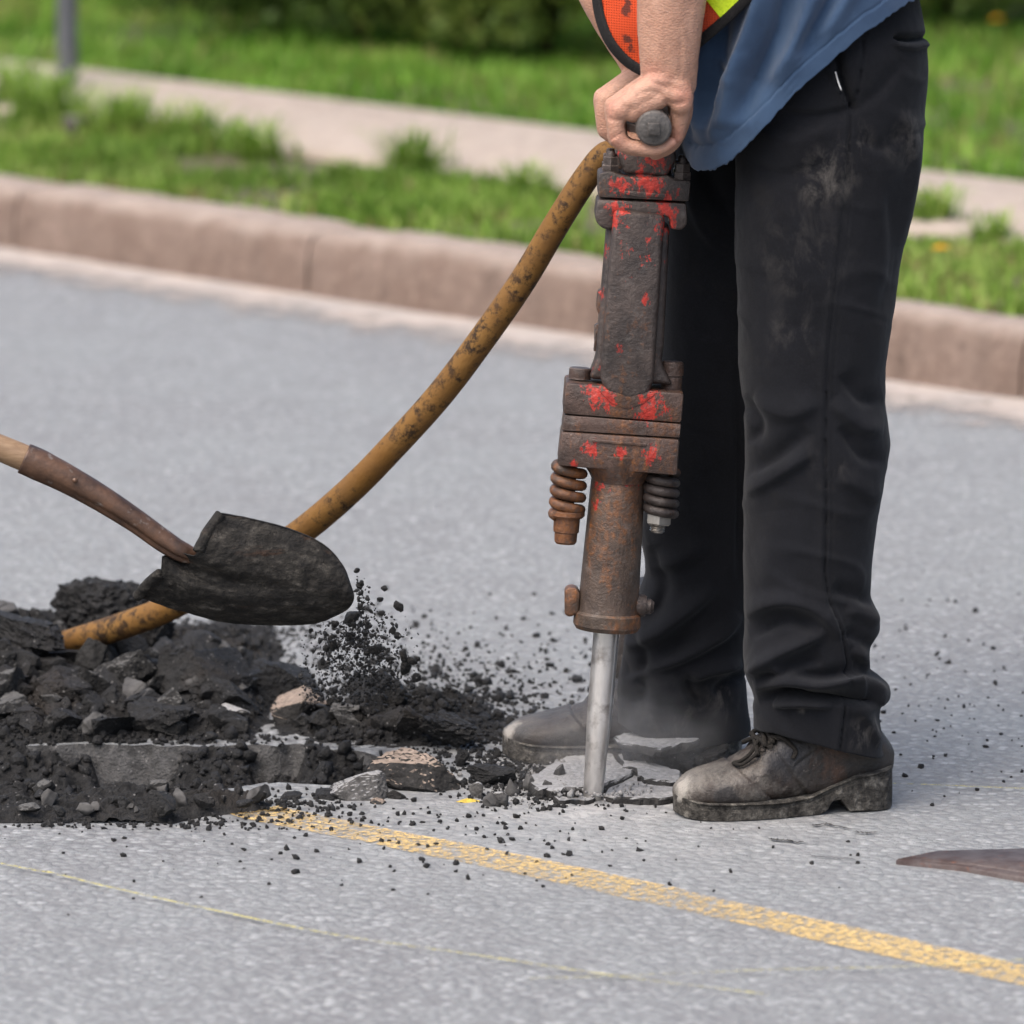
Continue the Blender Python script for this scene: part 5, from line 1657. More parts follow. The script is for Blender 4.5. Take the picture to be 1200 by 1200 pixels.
# ---- body: arms, hands, shoulders, neck and head as one skin ---------
def caps(path, rad, n=18, sq=None):
    """rounded tapered limb through points with radii (px or metres already)"""
    path = np.asarray(path, float); rad = np.asarray(rad, float)
    m_ = max(8, 5 * len(path))
    pp_ = smooth_path(path, m_) if len(path) > 2 else path[0] + (path[1] - path[0]) * np.linspace(0, 1, m_)[:, None]
    rr__ = np.interp(np.linspace(0, 1, m_), np.linspace(0, 1, len(rad)), rad)
    d0 = pp_[0] - pp_[1]; d0 /= np.linalg.norm(d0)
    d1 = pp_[-1] - pp_[-2]; d1 /= np.linalg.norm(d1)
    a_ = np.array([.98, .85, .55, .2])
    c_ = np.sqrt(1 - a_ ** 2)
    pp_ = np.concatenate([[pp_[0] + d0 * rr__[0] * a for a in a_], pp_, [pp_[-1] + d1 * rr__[-1] * a for a in a_[::-1]]])
    rr__ = np.concatenate([rr__[0] * c_, rr__, rr__[-1] * c_[::-1]])
    return tube(pp_, rr__, n)

body = MB()
K_ = MPP(-.08)
def arm_hand(du, dv, yo, sg, elbow, shoulder, fore, far=False):
    """hand closed on the bar, little finger outward (sg=-1 towards the camera); px offsets du,dv; yo depth of the hand's middle"""
    pt = lambda u, v, y: P(u + du, v + dv, yo + sg * y)
    # fingers: index .. little, across the bar
    fy = [-.036, -.013, .010, .031]
    fr = [9.6, 9.8, 9.3, 8.2]
    for i in range(4):
        y_, r_ = fy[i], fr[i]
        lift = (0, -2, -1, 3)[i]
        kn = (723 + (0, -3, -2, 1)[i], 126 + lift)
        # metacarpal, wide at the knuckle
        body.add(*caps([pt(782, 92, y_ * .62), pt(756, 106 + lift, y_ * .85), pt(kn[0] + 4, kn[1], y_)], np.array([16, 16, 13.6]) * K_))
        body.add(*caps([pt(770, 112 + lift, y_ * .85), pt(742, 128 + lift, y_)], np.array([14, 13]) * K_))
        body.add(*caps([pt(kn[0] + 1, kn[1] + 1, y_), pt(kn[0], kn[1] + 4, y_)], np.array([13.2, 12.4]) * K_))
        # proximal, middle and end joints round the bar
        body.add(*caps([pt(kn[0] + 1, kn[1] + 4, y_), pt(722, 144, y_), pt(724, 162, y_)], np.array([13, 12, 11.6]) * (r_ / 9.6) * K_))
        body.add(*caps([pt(724, 162, y_), pt(735, 171, y_), pt(752, 174, y_ * .97)], np.array([11.4, 9.8, 9.6]) * (r_ / 9.6) * K_))
        body.add(*caps([pt(752, 174, y_ * .97), pt(770, 175, y_ * .95), pt(787, 167, y_ * .93)], np.array([9.6, 8.8, 7.2]) * (r_ / 9.6) * K_))
    # back of the hand, heel of the hand and its outer pad
    body.add(*caps([pt(782, 98, -.018), pt(748, 112, -.018)], np.array([20, 17]) * K_))
    body.add(*caps([pt(782, 98, .012), pt(748, 112, .014)], np.array([20, 16]) * K_))
    body.add(*caps([pt(788, 92, .016), pt(797, 110, .022), pt(798, 121, .024)], np.array([17, 15.5, 14]) * K_))
    body.add(*caps([pt(790, 92, -.02), pt(796, 112, -.024), pt(794, 128, -.024)], np.array([17, 15, 12]) * K_))
    body.add(*caps([pt(772, 104, .024), pt(792, 113, .028)], np.array([14, 13]) * K_))
    # thumb leaves the inner side of the palm and closes under the bar
    body.add(*caps([pt(790, 98, -.030), pt(800, 122, -.046), pt(797, 146, -.052), pt(786, 168, -.050), pt(768, 180, -.044)], np.array([14, 12.5, 11, 10.4, 8]) * K_))
    # palm side wrapping to the right of the bar
    body.add(*caps([pt(797, 120, .016), pt(796, 142, .014), pt(793, 160, .010)], np.array([14, 10, 8]) * K_))
    body.add(*caps([pt(797, 120, -.016), pt(796, 142, -.014), pt(793, 160, -.010)], np.array([14, 10, 8]) * K_))
    # forearm: flattened, two bones give it its section
    el = P(*elbow)
    fo = [P(u, v, y) for u, v, y, *_ in fore]
    for off, k in ((-.30, .80), (.30, .80), (0, .92)):
        pth = [np.array(q) + [o_[3] * off * K_, 0, 0] for q, o_ in zip(fo, fore)]
        body.add(*caps(pth, [o_[3] * k * K_ for o_ in fore], 22))
    sh_ = P(*shoulder)
    body.add(*caps([el, (el + sh_) / 2 + [0, 0, -.005], sh_], [.046, .053, .06], 22))
    return sh_
shN = arm_hand(0, 0, -.078, -1, (800, -190, -.10), (880, -395, -.03),
               [(784, 98, -.078, 29), (784, 72, -.082, 31), (785, 30, -.086, 34.5), (787, 0, -.088, 36.5), (792, -80, -.094, 43), (800, -190, -.10, 42)])
shF = arm_hand(-13, -10, .115, 1, (630, -190, .24), (830, -405, .33),
               [(766, 88, .115, 29), (752, 62, .12, 30), (724, 6, .14, 36), (692, -70, .18, 42), (630, -190, .24, 42)])
nk = P(850, -440, .15)
body.add(*caps([shN, (shN + shF) / 2 + [.0, 0, .02], shF], [.065, .085, .065], 22))
body.add(*caps([nk, nk + [-.03, 0, .09]], [.06, .056], 22))
hd_ = nk + [-.06, 0, .19]
Vh, Fh = ico(3)
Vh = Vh * [.098, .077, .118]
fx = Vh[:, 0] < 0
Vh[:, 0] -= .018 * np.exp(-((Vh[:, 2] + .012) / .018) ** 2 - (Vh[:, 1] / .014) ** 2) * fx         # nose
Vh[:, 0] += .010 * np.exp(-((Vh[:, 2] - .012) / .012) ** 2 - ((np.abs(Vh[:, 1]) - .03) / .014) ** 2) * fx   # eye hollows
Vh[:, 0] -= .006 * np.exp(-((Vh[:, 2] + .055) / .012) ** 2 - (Vh[:, 1] / .022) ** 2) * fx        # lips
Vh[:, 1] *= 1 - .25 * np.clip(-Vh[:, 2] / .118, 0, 1)
body.add(Vh + hd_, Fh)
for s_ in (-1, 1):
    body.add(*caps([hd_ + [.012, s_ * .077, .012], hd_ + [.016, s_ * .082, -.02]], [.015, .01], 12))
msk = NT('skin')
p = msk.pos()
n = msk.noise(p, 22, 5, .6)
c = msk.mix(msk.mask(n, .3, .72), (0.37, 0.195, 0.13), (0.46, 0.265, 0.185))
red = None
for (u, v, y, r_) in ((718, 128, -.11, .022), (724, 165, -.11, .02), (800, 112, -.11, .022), (770, 88, -.10, .03), (790, 165, -.1, .025), (706, 92, .2, .03)):
    b_ = msk.blob(p, P(u, v, y), r_)
    red = b_ if red is None else msk.math('MAXIMUM', red, b_)
c = msk.mix(msk.math('MULTIPLY', red, .55), c, (0.44, 0.155, 0.11))
c = msk.mix(msk.math('MULTIPLY', msk.mask(msk.noise(p, 90, 5, .7), .5, .72), .5), c, (0.22, 0.115, 0.08))
c = msk.mix(msk.math('MULTIPLY', msk.mask(msk.noise(p, 30, 6, .75), .52, .72), .45), c, (0.17, 0.10, 0.07))
hair = msk.noise(msk.scale(p, (140, 140, 45)), 7, 3)
wr = msk.voro(msk.scale(p, (1, 1, 2.2)), 210)
msk.fin(c, .52, msk.bump(msk.math('ADD', msk.math('MULTIPLY', wr, .8), msk.math('MULTIPLY', hair, .5)), .55, .002), .4)
msk.b.inputs['Subsurface Weight'].default_value = .12
msk.b.inputs['Subsurface Radius'].default_value = (.010, .004, .002)
msk.b.inputs['Subsurface Scale'].default_value = .6
# fuse into one continuous surface
tmp = new_mesh('body_parts', np.concatenate(body.V), body.F)
to = bpy.data.objects.new('body_parts', tmp)
COL.objects.link(to)
rm = to.modifiers.new('fuse', 'REMESH'); rm.mode = 'VOXEL'; rm.voxel_size = .0021; rm.adaptivity = 0
sm_ = to.modifiers.new('soft', 'SMOOTH'); sm_.iterations = 6; sm_.factor = .5
dg = bpy.context.evaluated_depsgraph_get()
em = bpy.data.meshes.new_from_object(to.evaluated_get(dg))
nv = len(em.vertices)
bv = np.empty(nv * 3, np.float32); em.vertices.foreach_get('co', bv); bv = bv.reshape(-1, 3).astype(float)
npoly = len(em.polygons)
lv = np.empty(len(em.loops), np.int32); em.loops.foreach_get('vertex_index', lv)
lt = np.empty(npoly, np.int32); em.polygons.foreach_get('loop_total', lt)
assert (lt == 4).all() or True
if (lt == 4).all():
    bf_ = [lv.reshape(-1, 4)]
else:
    st_ = np.empty(npoly, np.int32); em.polygons.foreach_get('loop_start', st_)
    bf_ = [np.stack([lv[st_[lt == k] + i] for i in range(k)], -1) for k in (3, 4) if (lt == k).any()]
bpy.data.objects.remove(to)
# tendons and knuckle creases
nrm = np.empty(nv * 3, np.float32); em.vertex_normals.foreach_get('vector', nrm); nrm = nrm.reshape(-1, 3)
Ub, Vb_ = UV(bv)
vis = (bv[:, 1] < .0) & (Vb_ > -60)
hh = np.zeros(nv)
hh[vis] = fold_field(Ub[vis], Vb_[vis], [([(752, 92), (772, 100), (800, 108)], -1.6, 3), ([(758, 86), (780, 92), (806, 96)], -1.0, 2.5), ([(745, 112), (765, 108), (778, 116)], -1.4, 3.5), ([(800, 20), (802, 60), (800, 92)], 1.2, 4), ([(768, 0), (772, 50), (768, 84)], .9, 5),
     ([(712, 140), (722, 142), (732, 140)], -1.3, 2.5), ([(728, 118), (742, 122), (752, 132)], 1.4, 5), ([(714, 166), (722, 160), (732, 156)], -1.2, 2.2), ([(776, 118), (790, 122), (806, 120)], -1.5, 3)])
bv = bv + nrm * ((hh + .35 * fbm(bv * 60, 3, 2)) * K_)[:, None]
body_o = obj('body', bv, bf_, msk.m, worker)
bpy.data.meshes.remove(em); bpy.data.meshes.remove(tmp)
# hard hat and hair on the head above the picture
Vh, Fh = ico(3)
Vh = Vh.copy(); lowr = Vh[:, 2] < 0
Vh[lowr, 2] *= .12
Vh[lowr, 0] *= 1.14; Vh[lowr, 1] *= 1.1
obj('hard_hat', Vh * [.13, .112, .12] + hd_ + [0, 0, .045], Fh, m_plain('hat_shell', (.75, .5, .05), .4), worker)
# shirt sleeves
for sh_, el in ((shN, P(800, -190, -.10)), (shF, P(640, -190, .30))):
    V, F = tube(smooth_path([sh_ + [.02, 0, .01], (sh_ + el) / 2, el + (sh_ - el) * .22], 30), np.linspace(.082, .066, 30) + .004 * np.sin(np.arange(30) * .9), 30, False)
    V += .006 * fbm(V * 18, 3, 4)[:, None]
    obj('sleeve', V, F, msh.m, worker)

# ---- safety vest ----------------------------------------------------
mv = NT('orange_mesh_fabric')
p = mv.pos()
gx_ = mv.n('ShaderNodeTexWave', wave_type='BANDS', bands_direction='X'); mv.l(p, gx_.inputs['Vector']); gx_.inputs['Scale'].default_value = 88
gz_ = mv.n('ShaderNodeTexWave', wave_type='BANDS', bands_direction='Z'); mv.l(p, gz_.inputs['Vector']); gz_.inputs['Scale'].default_value = 88
holes = mv.math('MULTIPLY', gx_.outputs['Fac'], gz_.outputs['Fac'])
c = mv.mix(mv.mask(holes, .35, .75), (0.50, 0.058, 0.014), (0.12, 0.014, 0.006))
c = mv.mix(mv.math('MULTIPLY', mv.mask(mv.noise(p, 12, 5), .5, .75), .5), c, (0.45, 0.06, 0.03))
inkz = None
for (u, v, r_) in ((735, 12, .013), (738, 4, .010), (740, 32, .008), (737, 45, .012), (742, 55, .010), (752, 38, .009), (756, 28, .008), (747, 70, .007), (714, 20, .007), (752, 58, .009)):
    b_ = mv.blob(p, P(u, v, .015), r_ * 1.7)
    inkz = b_ if inkz is None else mv.math('MAXIMUM', inkz, b_)
ik = mv.mask(mv.math('ADD', inkz, mv.math('MULTIPLY', mv.math('SUBTRACT', mv.noise(p, 110, 4, .7), .5), 1.1)), .5, .66)
c = mv.mix(mv.math('MULTIPLY', ik, .88), c, (0.05, 0.02, 0.015))
mv.fin(c, .8, mv.bump(holes, .5, .0015), .2)
vest = obj  # placeholder, built below

def vest_y(u, v, side=-1):
    """depth of the vest's front panel: wraps from the worker's flank round to his front"""
    t = np.clip((880 - np.asarray(u, float)) / 190, -1.2, 1)
    y = -.088 + np.where(t > 0, .155 * np.clip(t, 0, 1) ** 1.5, .0 * t)
    y = y + .006 * np.sin(np.asarray(v) * .05 + np.asarray(u) * .03)
    return y if side < 0 else .29 - y
# outline of the near panel: front edge, rounded corner, hem rising to the back
edge = smooth_path([(668, -330, 0), (676, -200, 0), (686, -90, 0), (691, -30, 0), (695, 0, 0), (699, 22, 0), (708, 46, 0), (722, 66, 0), (738, 80, 0), (756, 88, 0), (776, 84, 0), (800, 70, 0), (824, 51, 0), (850, 29, 0), (884, -3, 0), (930, -46, 0), (985, -96, 0), (1030, -130, 0)], 150)[:, :2]
top_pts = np.stack([np.interp(np.linspace(0, 1, 150), [0, .35, 1], [800, 850, 985]), np.full(150, -380.)], -1)
def vest_panel(side, mat, name='vest'):
    tq = np.linspace(0, 1, 70)[:, None, None]
    g_ = edge[None] * (1 - tq) + top_pts[None] * tq
    return np.stack([P(g_[k, :, 0], g_[k, :, 1], vest_y(g_[k, :, 0], g_[k, :, 1], side)) for k in range(70)])
mbv = MB()
for side in (-1, 1):
    Vv = vest_panel(side, mv.m)
    mbv.add(Vv.reshape(-1, 3), grid_faces(70, 150))
    mbv.add(Vv.reshape(-1, 3) + np.array([0, .0015, 0]), grid_faces(70, 150)[:, ::-1])
# back of the vest
bu = np.linspace(-.088, .378, 40)
bk = np.array([[P(985 + 45 * (1 - k / 20) + 22 * math.sin(math.pi * j / 39), -130 - (250) * k / 20, bu[j]) for j in range(40)] for k in range(21)])
mbv.add(bk.reshape(-1, 3), grid_faces(21, 40))
vest = mbv.build('vest', mv.m, worker)
mtrim = m_plain('black_binding', (.012, .011, .011), .85, .2, 0, 300, .4)
for side in (-1, 1):
    # binding: a flat folded tape along the edge
    c3 = np.stack([P(u, v, vest_y(u, v, side) - .001) for u, v in edge])
    tg = np.gradient(edge, axis=0); tg /= np.linalg.norm(tg, axis=1, keepdims=True)
    inn = np.stack([tg[:, 1], -tg[:, 0]], -1)
    inn *= np.sign(((np.array([800, -150]) - edge) * inn).sum(1, keepdims=True))
    wpx = np.interp(np.linspace(0, 1, 150), [0, .5, 1], [10, 10.5, 11])
    rings = []
    for k, dz in ((-.15, .0), (0.0, -.0026), (.5, -.003), (1.0, -.0022), (1.0, .0012), (.5, .003), (-.15, .0034)):
        e2 = edge + inn * (wpx * k)[:, None]
        rings.append(np.stack([P(u, v, vest_y(u, v, side) + dz) for u, v in e2]))
    V, F = loft(np.array(rings).transpose(1, 0, 2))
    obj('binding', V, F, mtrim, vest)
# lime reflective stripe
ml = NT('lime_reflective_tape')
p = ml.pos()
br = ml.voro(p, 260)
c = ml.mix(ml.mask(br, .2, .6), (0.44, 0.60, 0.008), (0.56, 0.72, 0.015))
ml.fin(c, .35, ml.bump(br, .2, .001), .5)
for side in (-1, 1):
    g_ = []
    for k in range(30):
        t = k / 29
        a = np.array([846, 23]) * (1 - t) + np.array([751, -96]) * t
        b_ = np.array([876, -5]) * (1 - t) + np.array([800, -140]) * t
        g_.append([a * (1 - q_) + b_ * q_ for q_ in np.linspace(0.0, 1.0, 12)])
    g_ = np.array(g_)
    A3 = np.stack([P(g_[k, :, 0], g_[k, :, 1], vest_y(g_[k, :, 0], g_[k, :, 1], side) - .0022) for k in range(30)]).reshape(-1, 3)
    gf = grid_faces(30, 12)
    mbs = MB(); mbs.add(A3, gf); mbs.add(A3 + [0, .0012, 0], gf[:, ::-1])
    mbs.build('reflective_stripe', ml.m, vest)

# ---- boots ----------------------------------------------------------
def m_leather(name, ob, dust=.72):
    m = NT(name)
    p = m.pos()
    n1 = m.noise(p, 26, 6, .7)
    n2 = m.noise(p, 9, 4, .6)
    c = m.mix(m.mask(n1, .3, .7), (0.013, 0.0115, 0.0105), (0.036, 0.030, 0.026))
    c = m.mix(m.math('MULTIPLY', m.mask(n2, .45, .7), .55), c, (0.036, 0.018, 0.010))
    o_ = m.pos('obj', ob)
    dt = m.math('MAXIMUM', m.blob(o_, (0.03, 0, .05), .085), m.math('MULTIPLY', m.blob(o_, (.10, 0, .03), .16), .62))
    k = m.mask(m.math('ADD', dt, m.math('MULTIPLY', m.math('SUBTRACT', m.noise(p, 38, 6, .75), .5), 1.5)), .28, .75)
    c = m.mix(m.math('MULTIPLY', k, dust), c, (0.165, 0.15, 0.13))
    c = m.mix(m.mask(m.noise(p, 130, 5, .8), .64, .70), c, (0.21, 0.19, 0.165))
    sc_ = m.math('MULTIPLY', m.blob(o_, (.075, -.05, .03), .045), 1.0)
    c = m.mix(m.mask(m.math('ADD', sc_, m.math('MULTIPLY', m.math('SUBTRACT', m.noise(p, 60, 5, .7), .5), .9)), .42, .6), c, (.022, .019, .018))
    br = m.blob(o_, (.235, -.04, .075), .085)
    c = m.mix(m.math('MULTIPLY', m.mask(m.math('ADD', br, m.math('MULTIPLY', m.math('SUBTRACT', m.noise(p, 50, 5, .7), .5), .8)), .35, .7), .75), c, (.10, .040, .017))
    c = m.mix(m.math('MULTIPLY', m.mask(m.math('ADD', m.blob(o_, (.165, -.04, .09), .07), m.math('MULTIPLY', m.math('SUBTRACT', m.noise(p, 45, 5, .7), .5), .7)), .3, .6), .8), c, (.017, .017, .020))
    c = m.mix(m.mask(m.math('ADD', m.blob(o_, (.012, -.01, .04), .045), m.math('MULTIPLY', m.math('SUBTRACT', m.noise(p, 55, 6, .75), .5), 1.2)), .45, .75), c, (.26, .24, .21))
    c = m.mix(m.math('MULTIPLY', m.mask(m.noise(p, 75, 6, .8), .55, .68), .55), c, (.012, .010, .009))
    h = m.math('ADD', n1, m.math('MULTIPLY', m.noise(p, 190, 4, .7), .6))
    return m.fin(c, m.mask(n1, -.3, 1.2), m.bump(h, .8, .004), .45)
msole = NT('boot_sole_rubber')
p = msole.pos()
n1 = msole.noise(p, 45, 6, .75)
c = msole.ramp(n1, [(.36, (.014, .0125, .011)), (.52, (.06, .055, .048)), (.68, (.20, .185, .16))])
msole.fin(c, .9, msole.bump(msole.math('ADD', n1, msole.noise(p, 160, 4)), 1.0, .006), .25)
mlace = m_plain('boot_lace', (.016, .014, .012), .9, .2, 0, 300, .6)
mbrass = m_plain('brass', (.75, .55, .30), .3, .5, .9, 60, .1, .2)

def boot(toe, heel, label, detail=True, hs=1.0):
    """toe and heel: ground points; X runs from toe (0) to heel (1) of the boot"""
    toe, heel = np.asarray(toe, float), np.asarray(heel, float)
    Lb = np.linalg.norm(heel - toe)
    bx = (heel - toe) / Lb
    by = np.array([-bx[1], bx[0], 0])
    if by[1] < 0: by = -by
    q = Lb / 253.0                                    # metres per side-view pixel
    def W(x, y, z):
        x, y, z = np.broadcast_arrays(np.asarray(x, float), np.asarray(y, float), np.asarray(z, float))
        return toe + x[..., None] * q * bx + y[..., None] * q * by + z[..., None] * q * np.array([0, 0, 1.])
    root = empty('boot', toe)
    root.parent = worker
    root.location = Vector(toe) - wloc(worker)
    if label: root['label'] = label
    ml_ = m_leather('boot_leather', root, .72 if detail else .28)
    # upper
    xs = np.array([2, 6, 14, 28, 45, 62, 80, 95, 108, 122, 140, 165, 195, 220, 238, 247, 251])
    wd = np.array([8, 20, 31, 39.5, 44, 46, 46, 44.5, 42, 40, 37, 34, 32, 29, 23, 16, 8])
    zt = hs * np.array([30, 37, 44, 49, 52, 57, 66, 79, 92, 103, 110, 114, 112, 104, 90, 72, 58])
    zb = np.interp(xs, [0, 150, 172, 200, 253], [16, 16, 22, 33, 41])
    xi = np.linspace(2, 251, 70)
    wd, zt, zb = [gsm(np.interp(xi, xs, a), 2) for a in (wd, zt, zb)]
    ph = np.linspace(0, 2 * np.pi, 40, endpoint=False)
    rings = []
    for k in range(70):
        cz, hz = (zt[k] + zb[k]) / 2, (zt[k] - zb[k]) / 2
        cc, ss_ = np.cos(ph), np.sin(ph)
        up_ = ss_ > 0
        yy = wd[k] * np.sign(cc) * np.abs(cc) ** np.where(up_, .95, .45)
        # the boot narrows upward
        zz = cz + hz * np.sign(ss_) * np.abs(ss_) ** np.where(up_, .9, .5)
        rings.append(W(np.full(40, xi[k]), yy, zz))
    m1 = MB(); m1.add(*loft(rings))
    rings = []
    for z, xc, rx, ry in ((45, 182, 58, 31), (80, 178, 58, 33), (105, 176, 55, 34), (130, 176, 50, 35), (160, 176, 46, 36), (185, 178, 44, 36)):
        rings.append(W(xc + rx * np.cos(ph), ry * np.sin(ph), np.full(40, z)))
    m1.add(*loft(rings))
    tm = new_mesh('t', np.concatenate(m1.V), m1.F)
    t_o = bpy.data.objects.new('t', tm); COL.objects.link(t_o)
    a = t_o.modifiers.new('a', 'REMESH'); a.mode = 'VOXEL'; a.voxel_size = .0024
    b = t_o.modifiers.new('b', 'SMOOTH'); b.iterations = 8
    e = bpy.data.meshes.new_from_object(t_o.evaluated_get(bpy.context.evaluated_depsgraph_get()))
    V = np.empty(len(e.vertices) * 3, np.float32); e.vertices.foreach_get('co', V); V = V.reshape(-1, 3).astype(float)
    N = np.empty(len(V) * 3, np.float32); e.vertex_normals.foreach_get('vector', N); N = N.reshape(-1, 3)
    F = np.empty(len(e.loops), np.int32); e.loops.foreach_get('vertex_index', F)
    F = F.reshape(-1, 4)
    bpy.data.objects.remove(t_o); bpy.data.meshes.remove(e); bpy.data.meshes.remove(tm)
    # seams, toe cap and creases in side-view pixels
    X = (V - toe) @ bx / q; Z = V[:, 2] / q; Yl = (V - toe) @ by / q
    capx = 52 + 52 * np.clip((70 - Z) / 50, 0, 1)
    h = 2.4 * (1 / (1 + np.exp(-(capx - X) / 1.0))) - 2.2 * np.exp(-((X - capx) / 2.0) ** 2)
    quart = np.interp(Z, [20, 45, 60, 75, 95, 118], [150, 128, 118, 108, 112, 122])
    h += 3.0 * (1 / (1 + np.exp(-(X - quart) / 1.0))) - 2.0 * np.exp(-((X - quart) / 2.2) ** 2)
    dl = (Z - (60 + (X - 130) * .62)) / 1.18
    h += (X > 128) * (-1.5 * np.exp(-(dl / 1.8) ** 2) + .9 * np.exp(-((dl - 4) / 3) ** 2))
    h += -2.0 * np.exp(-((X - 86 - .25 * (Z - 60)) / 4) ** 2) * (Z > 45) + 1.6 * np.exp(-((X - 96 - .2 * (Z - 60)) / 5) ** 2) * (Z > 50)
    h += 1.5 * fbm(V * 24, 4, 3) + .5 * fbm(V * 90, 3, 5)
    V = V + N * (h * q)[:, None]
    up_ = obj('upper', V, F, ml_, root)
    bvt = V.copy()
    # sole: forefoot, arch and heel block with welt
    xs = np.r_[np.linspace(0, 30, 14), np.linspace(36, 160, 20), np.linspace(166, 190, 9), np.linspace(196, 236, 10), np.linspace(240, 253, 8)]
    xs[0] = -1
    wS = np.interp(xs, [-1, 3, 8, 16, 30, 50, 80, 105, 140, 165, 200, 225, 240, 248, 253], [5, 18, 28, 36.5, 44.5, 49, 51, 50, 43, 39, 39, 38, 33, 24, 8])
    top_ = np.interp(xs, [0, 30, 120, 150, 172, 200, 253], [24, 21, 20, 23, 32, 42, 50])
    bot_ = np.interp(xs, [0, 12, 30, 158, 168, 174, 184, 196, 253], [4, 1.5, 0, 0, 4, 15, 16, 2.0, 0])
    rings = []
    for k in range(len(xs)):
        z0, z1, w_ = bot_[k], top_[k], wS[k]
        zz = np.array([z0, z0 + 1.2, z0 + (z1 - z0) * .3, z0 + (z1 - z0) * .52, z1 - 8, z1 - 7, z1 - 4, z1 - 1.2, z1])
        wf = np.array([.95, .985, 1, .995, .985, .955, .955, 1.02, .97]) * w_
        ring = [(-a, b_) for a, b_ in zip(wf, zz)] + [(a, b_) for a, b_ in zip(wf[::-1], zz[::-1])]
        ring = np.array(ring)
        rings.append(W(np.full(len(ring), xs[k]), ring[:, 0], ring[:, 1]))
    V, F = loft(rings)
    V = V + (.0012 * fbm(V * 60, 3, 8))[:, None] * np.array([1, 1, .3])
    V[:, 2] = np.maximum(V[:, 2], .001)
    obj('sole', V, F, msole, root, auto=38) if not hasattr(msole, 'm') else obj('sole', V, F, msole.m, root, auto=38)
    if detail:
        # laces across the instep
        def surf(x, y):
            # highest point of the upper near (x,y)
            VX = (np.array(up_.data.vertices[0].co)[None] * 0)
            return None
        topz = lambda x: np.interp(x, [80, 95, 108, 122, 140], [69, 82, 95, 106, 116])
        bX = (bvt - toe) @ bx / q; bY = (bvt - toe) @ by / q; bZ = bvt[:, 2] / q
        def top_at(x, y):
            k = (np.abs(bX - x) < 3.5) & (np.abs(bY - y) < 3.5)
            return float(bZ[k].max()) if k.any() else 60.0
        for i, x in enumerate((88, 97, 106, 115)):
            for s_ in (-1, 1):
                pts = []
                for t in np.linspace(0, 1, 11):
                    y = s_ * (31 - 62 * t)
                    pts.append(W(x + 9 * t, y, top_at(x + 9 * t, y) + 2.2 + (1.2 if s_ > 0 else 0)))
                V, F = tube(smooth_path(pts, 30), 2.9 * q, 8)
                obj('lace', V, F, mlace, up_)
            ez_ = top_at(x + 6, -31)
            e0 = W(x + 5, -32, ez_ + .5)
            V, F = tube([e0 + q * 3.2 * (math.cos(a) * bx + math.sin(a) * (np.array([0, 0, .6]) + by * .8)) for a in np.linspace(0, 2 * np.pi, 16)], 1.0 * q, 6)
            obj('eyelet', V, F, mlace, up_)
        V, F = tube(smooth_path([W(94, -14, top_at(94, -14) + 4), W(82, -22, top_at(82, -22) + 4), W(70, -24, top_at(70, -24) + 3), W(62, -22, top_at(62, -22) + 3), W(70, -32, top_at(70, -32) + 3), W(88, -30, top_at(88, -30) + 4)], 26), 2.2 * q, 8)
        obj('lace', V, F, mlace, up_)
        V, F = tube(smooth_path([W(104, -24, top_at(104, -24) + 4), W(114, -34, top_at(114, -34) + 3), W(124, -38, 84), W(130, -41, 76), W(126, -43, 68)], 26), 2.6 * q, 8)
        obj('lace', V, F, mlace, up_)
        ec = W(139, -36.5, 98)
        ph2 = np.linspace(0, 2 * np.pi, 20)
        V, F = tube([ec + q * 4 * (math.cos(a) * bx + math.sin(a) * np.array([0, 0, 1])) for a in ph2], 1.4 * q, 8)
        obj('eyelet', V, F, mbrass, up_)
    return root
tN = G(792, 952); hN = G(1041, 936)
tN[1] = -.025; hN[1] = .045
boot(P(791, 951, -.025) * [1, 1, 0] + [0, 0, 0], P(1043, 938, .045) * [1, 1, 0], 'near boot with pale dust on its toe and brown leather at the heel')
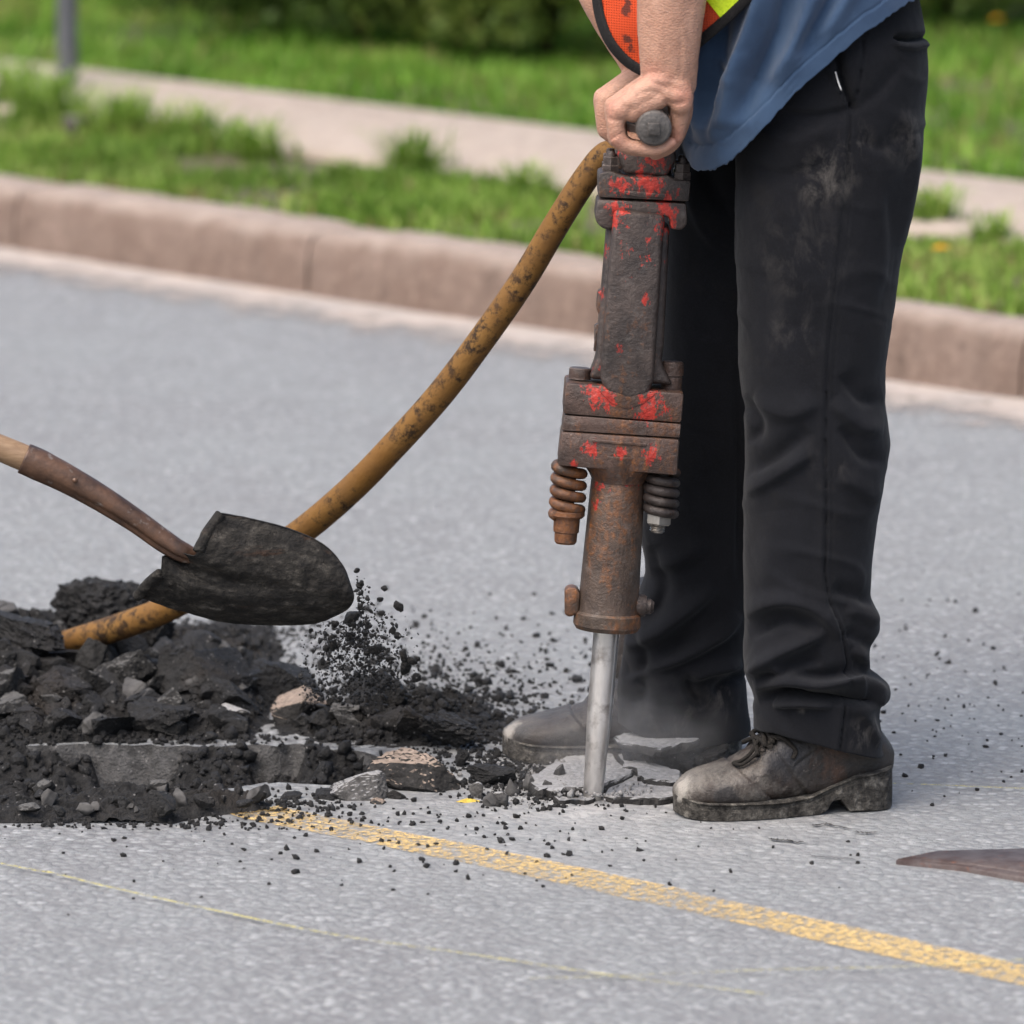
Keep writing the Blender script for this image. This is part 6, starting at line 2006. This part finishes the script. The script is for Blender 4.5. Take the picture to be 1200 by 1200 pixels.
boot(P(590, 888, .355) * [1, 1, 0], P(868, 884, .375) * [1, 1, 0], 'far boot, grey with dust, half hidden by the heaved slabs', False, .82)

# ================================================================== DUST at the chisel
md = bpy.data.materials.new('chisel_dust')
md.use_nodes = True
t_ = md.node_tree
t_.nodes.remove(t_.nodes['Principled BSDF'])
pv = t_.nodes.new('ShaderNodeVolumePrincipled')
pv.inputs['Color'].default_value = (.82, .80, .78, 1)
pv.inputs['Anisotropy'].default_value = .2
tc = t_.nodes.new('ShaderNodeTexCoord')
ln = t_.nodes.new('ShaderNodeVectorMath'); ln.operation = 'LENGTH'
t_.links.new(tc.outputs['Object'], ln.inputs[0])
mr = t_.nodes.new('ShaderNodeMapRange'); mr.inputs[1].default_value, mr.inputs[2].default_value = 1.0, .1
t_.links.new(ln.outputs['Value'], mr.inputs[0])
nz_ = t_.nodes.new('ShaderNodeTexNoise'); nz_.inputs['Scale'].default_value = 2.2; nz_.inputs['Detail'].default_value = 3
t_.links.new(tc.outputs['Object'], nz_.inputs['Vector'])
m2 = t_.nodes.new('ShaderNodeMapRange'); m2.inputs[1].default_value, m2.inputs[2].default_value = .38, .68
t_.links.new(nz_.outputs['Fac'], m2.inputs[0])
mm = t_.nodes.new('ShaderNodeMath'); mm.operation = 'MULTIPLY'
t_.links.new(mr.outputs[0], mm.inputs[0]); t_.links.new(m2.outputs[0], mm.inputs[1])
m3 = t_.nodes.new('ShaderNodeMath'); m3.operation = 'MULTIPLY'; m3.inputs[1].default_value = 3.2
t_.links.new(mm.outputs[0], m3.inputs[0]); t_.links.new(m3.outputs[0], pv.inputs['Density'])
t_.links.new(pv.outputs[0], t_.nodes['Material Output'].inputs['Volume'])
Vd, Fd = ico(3)
dc = P(725, 868, .14)
me = new_mesh('dust_cloud', Vd, Fd)
me.materials.append(md)
do = bpy.data.objects.new('dust_cloud', me)
COL.objects.link(do)
do.location = Vector(dc)
do.scale = (.19, .15, .115)
tag(do, 'thin pale dust hanging round the chisel tip', 'dust', kind='stuff')
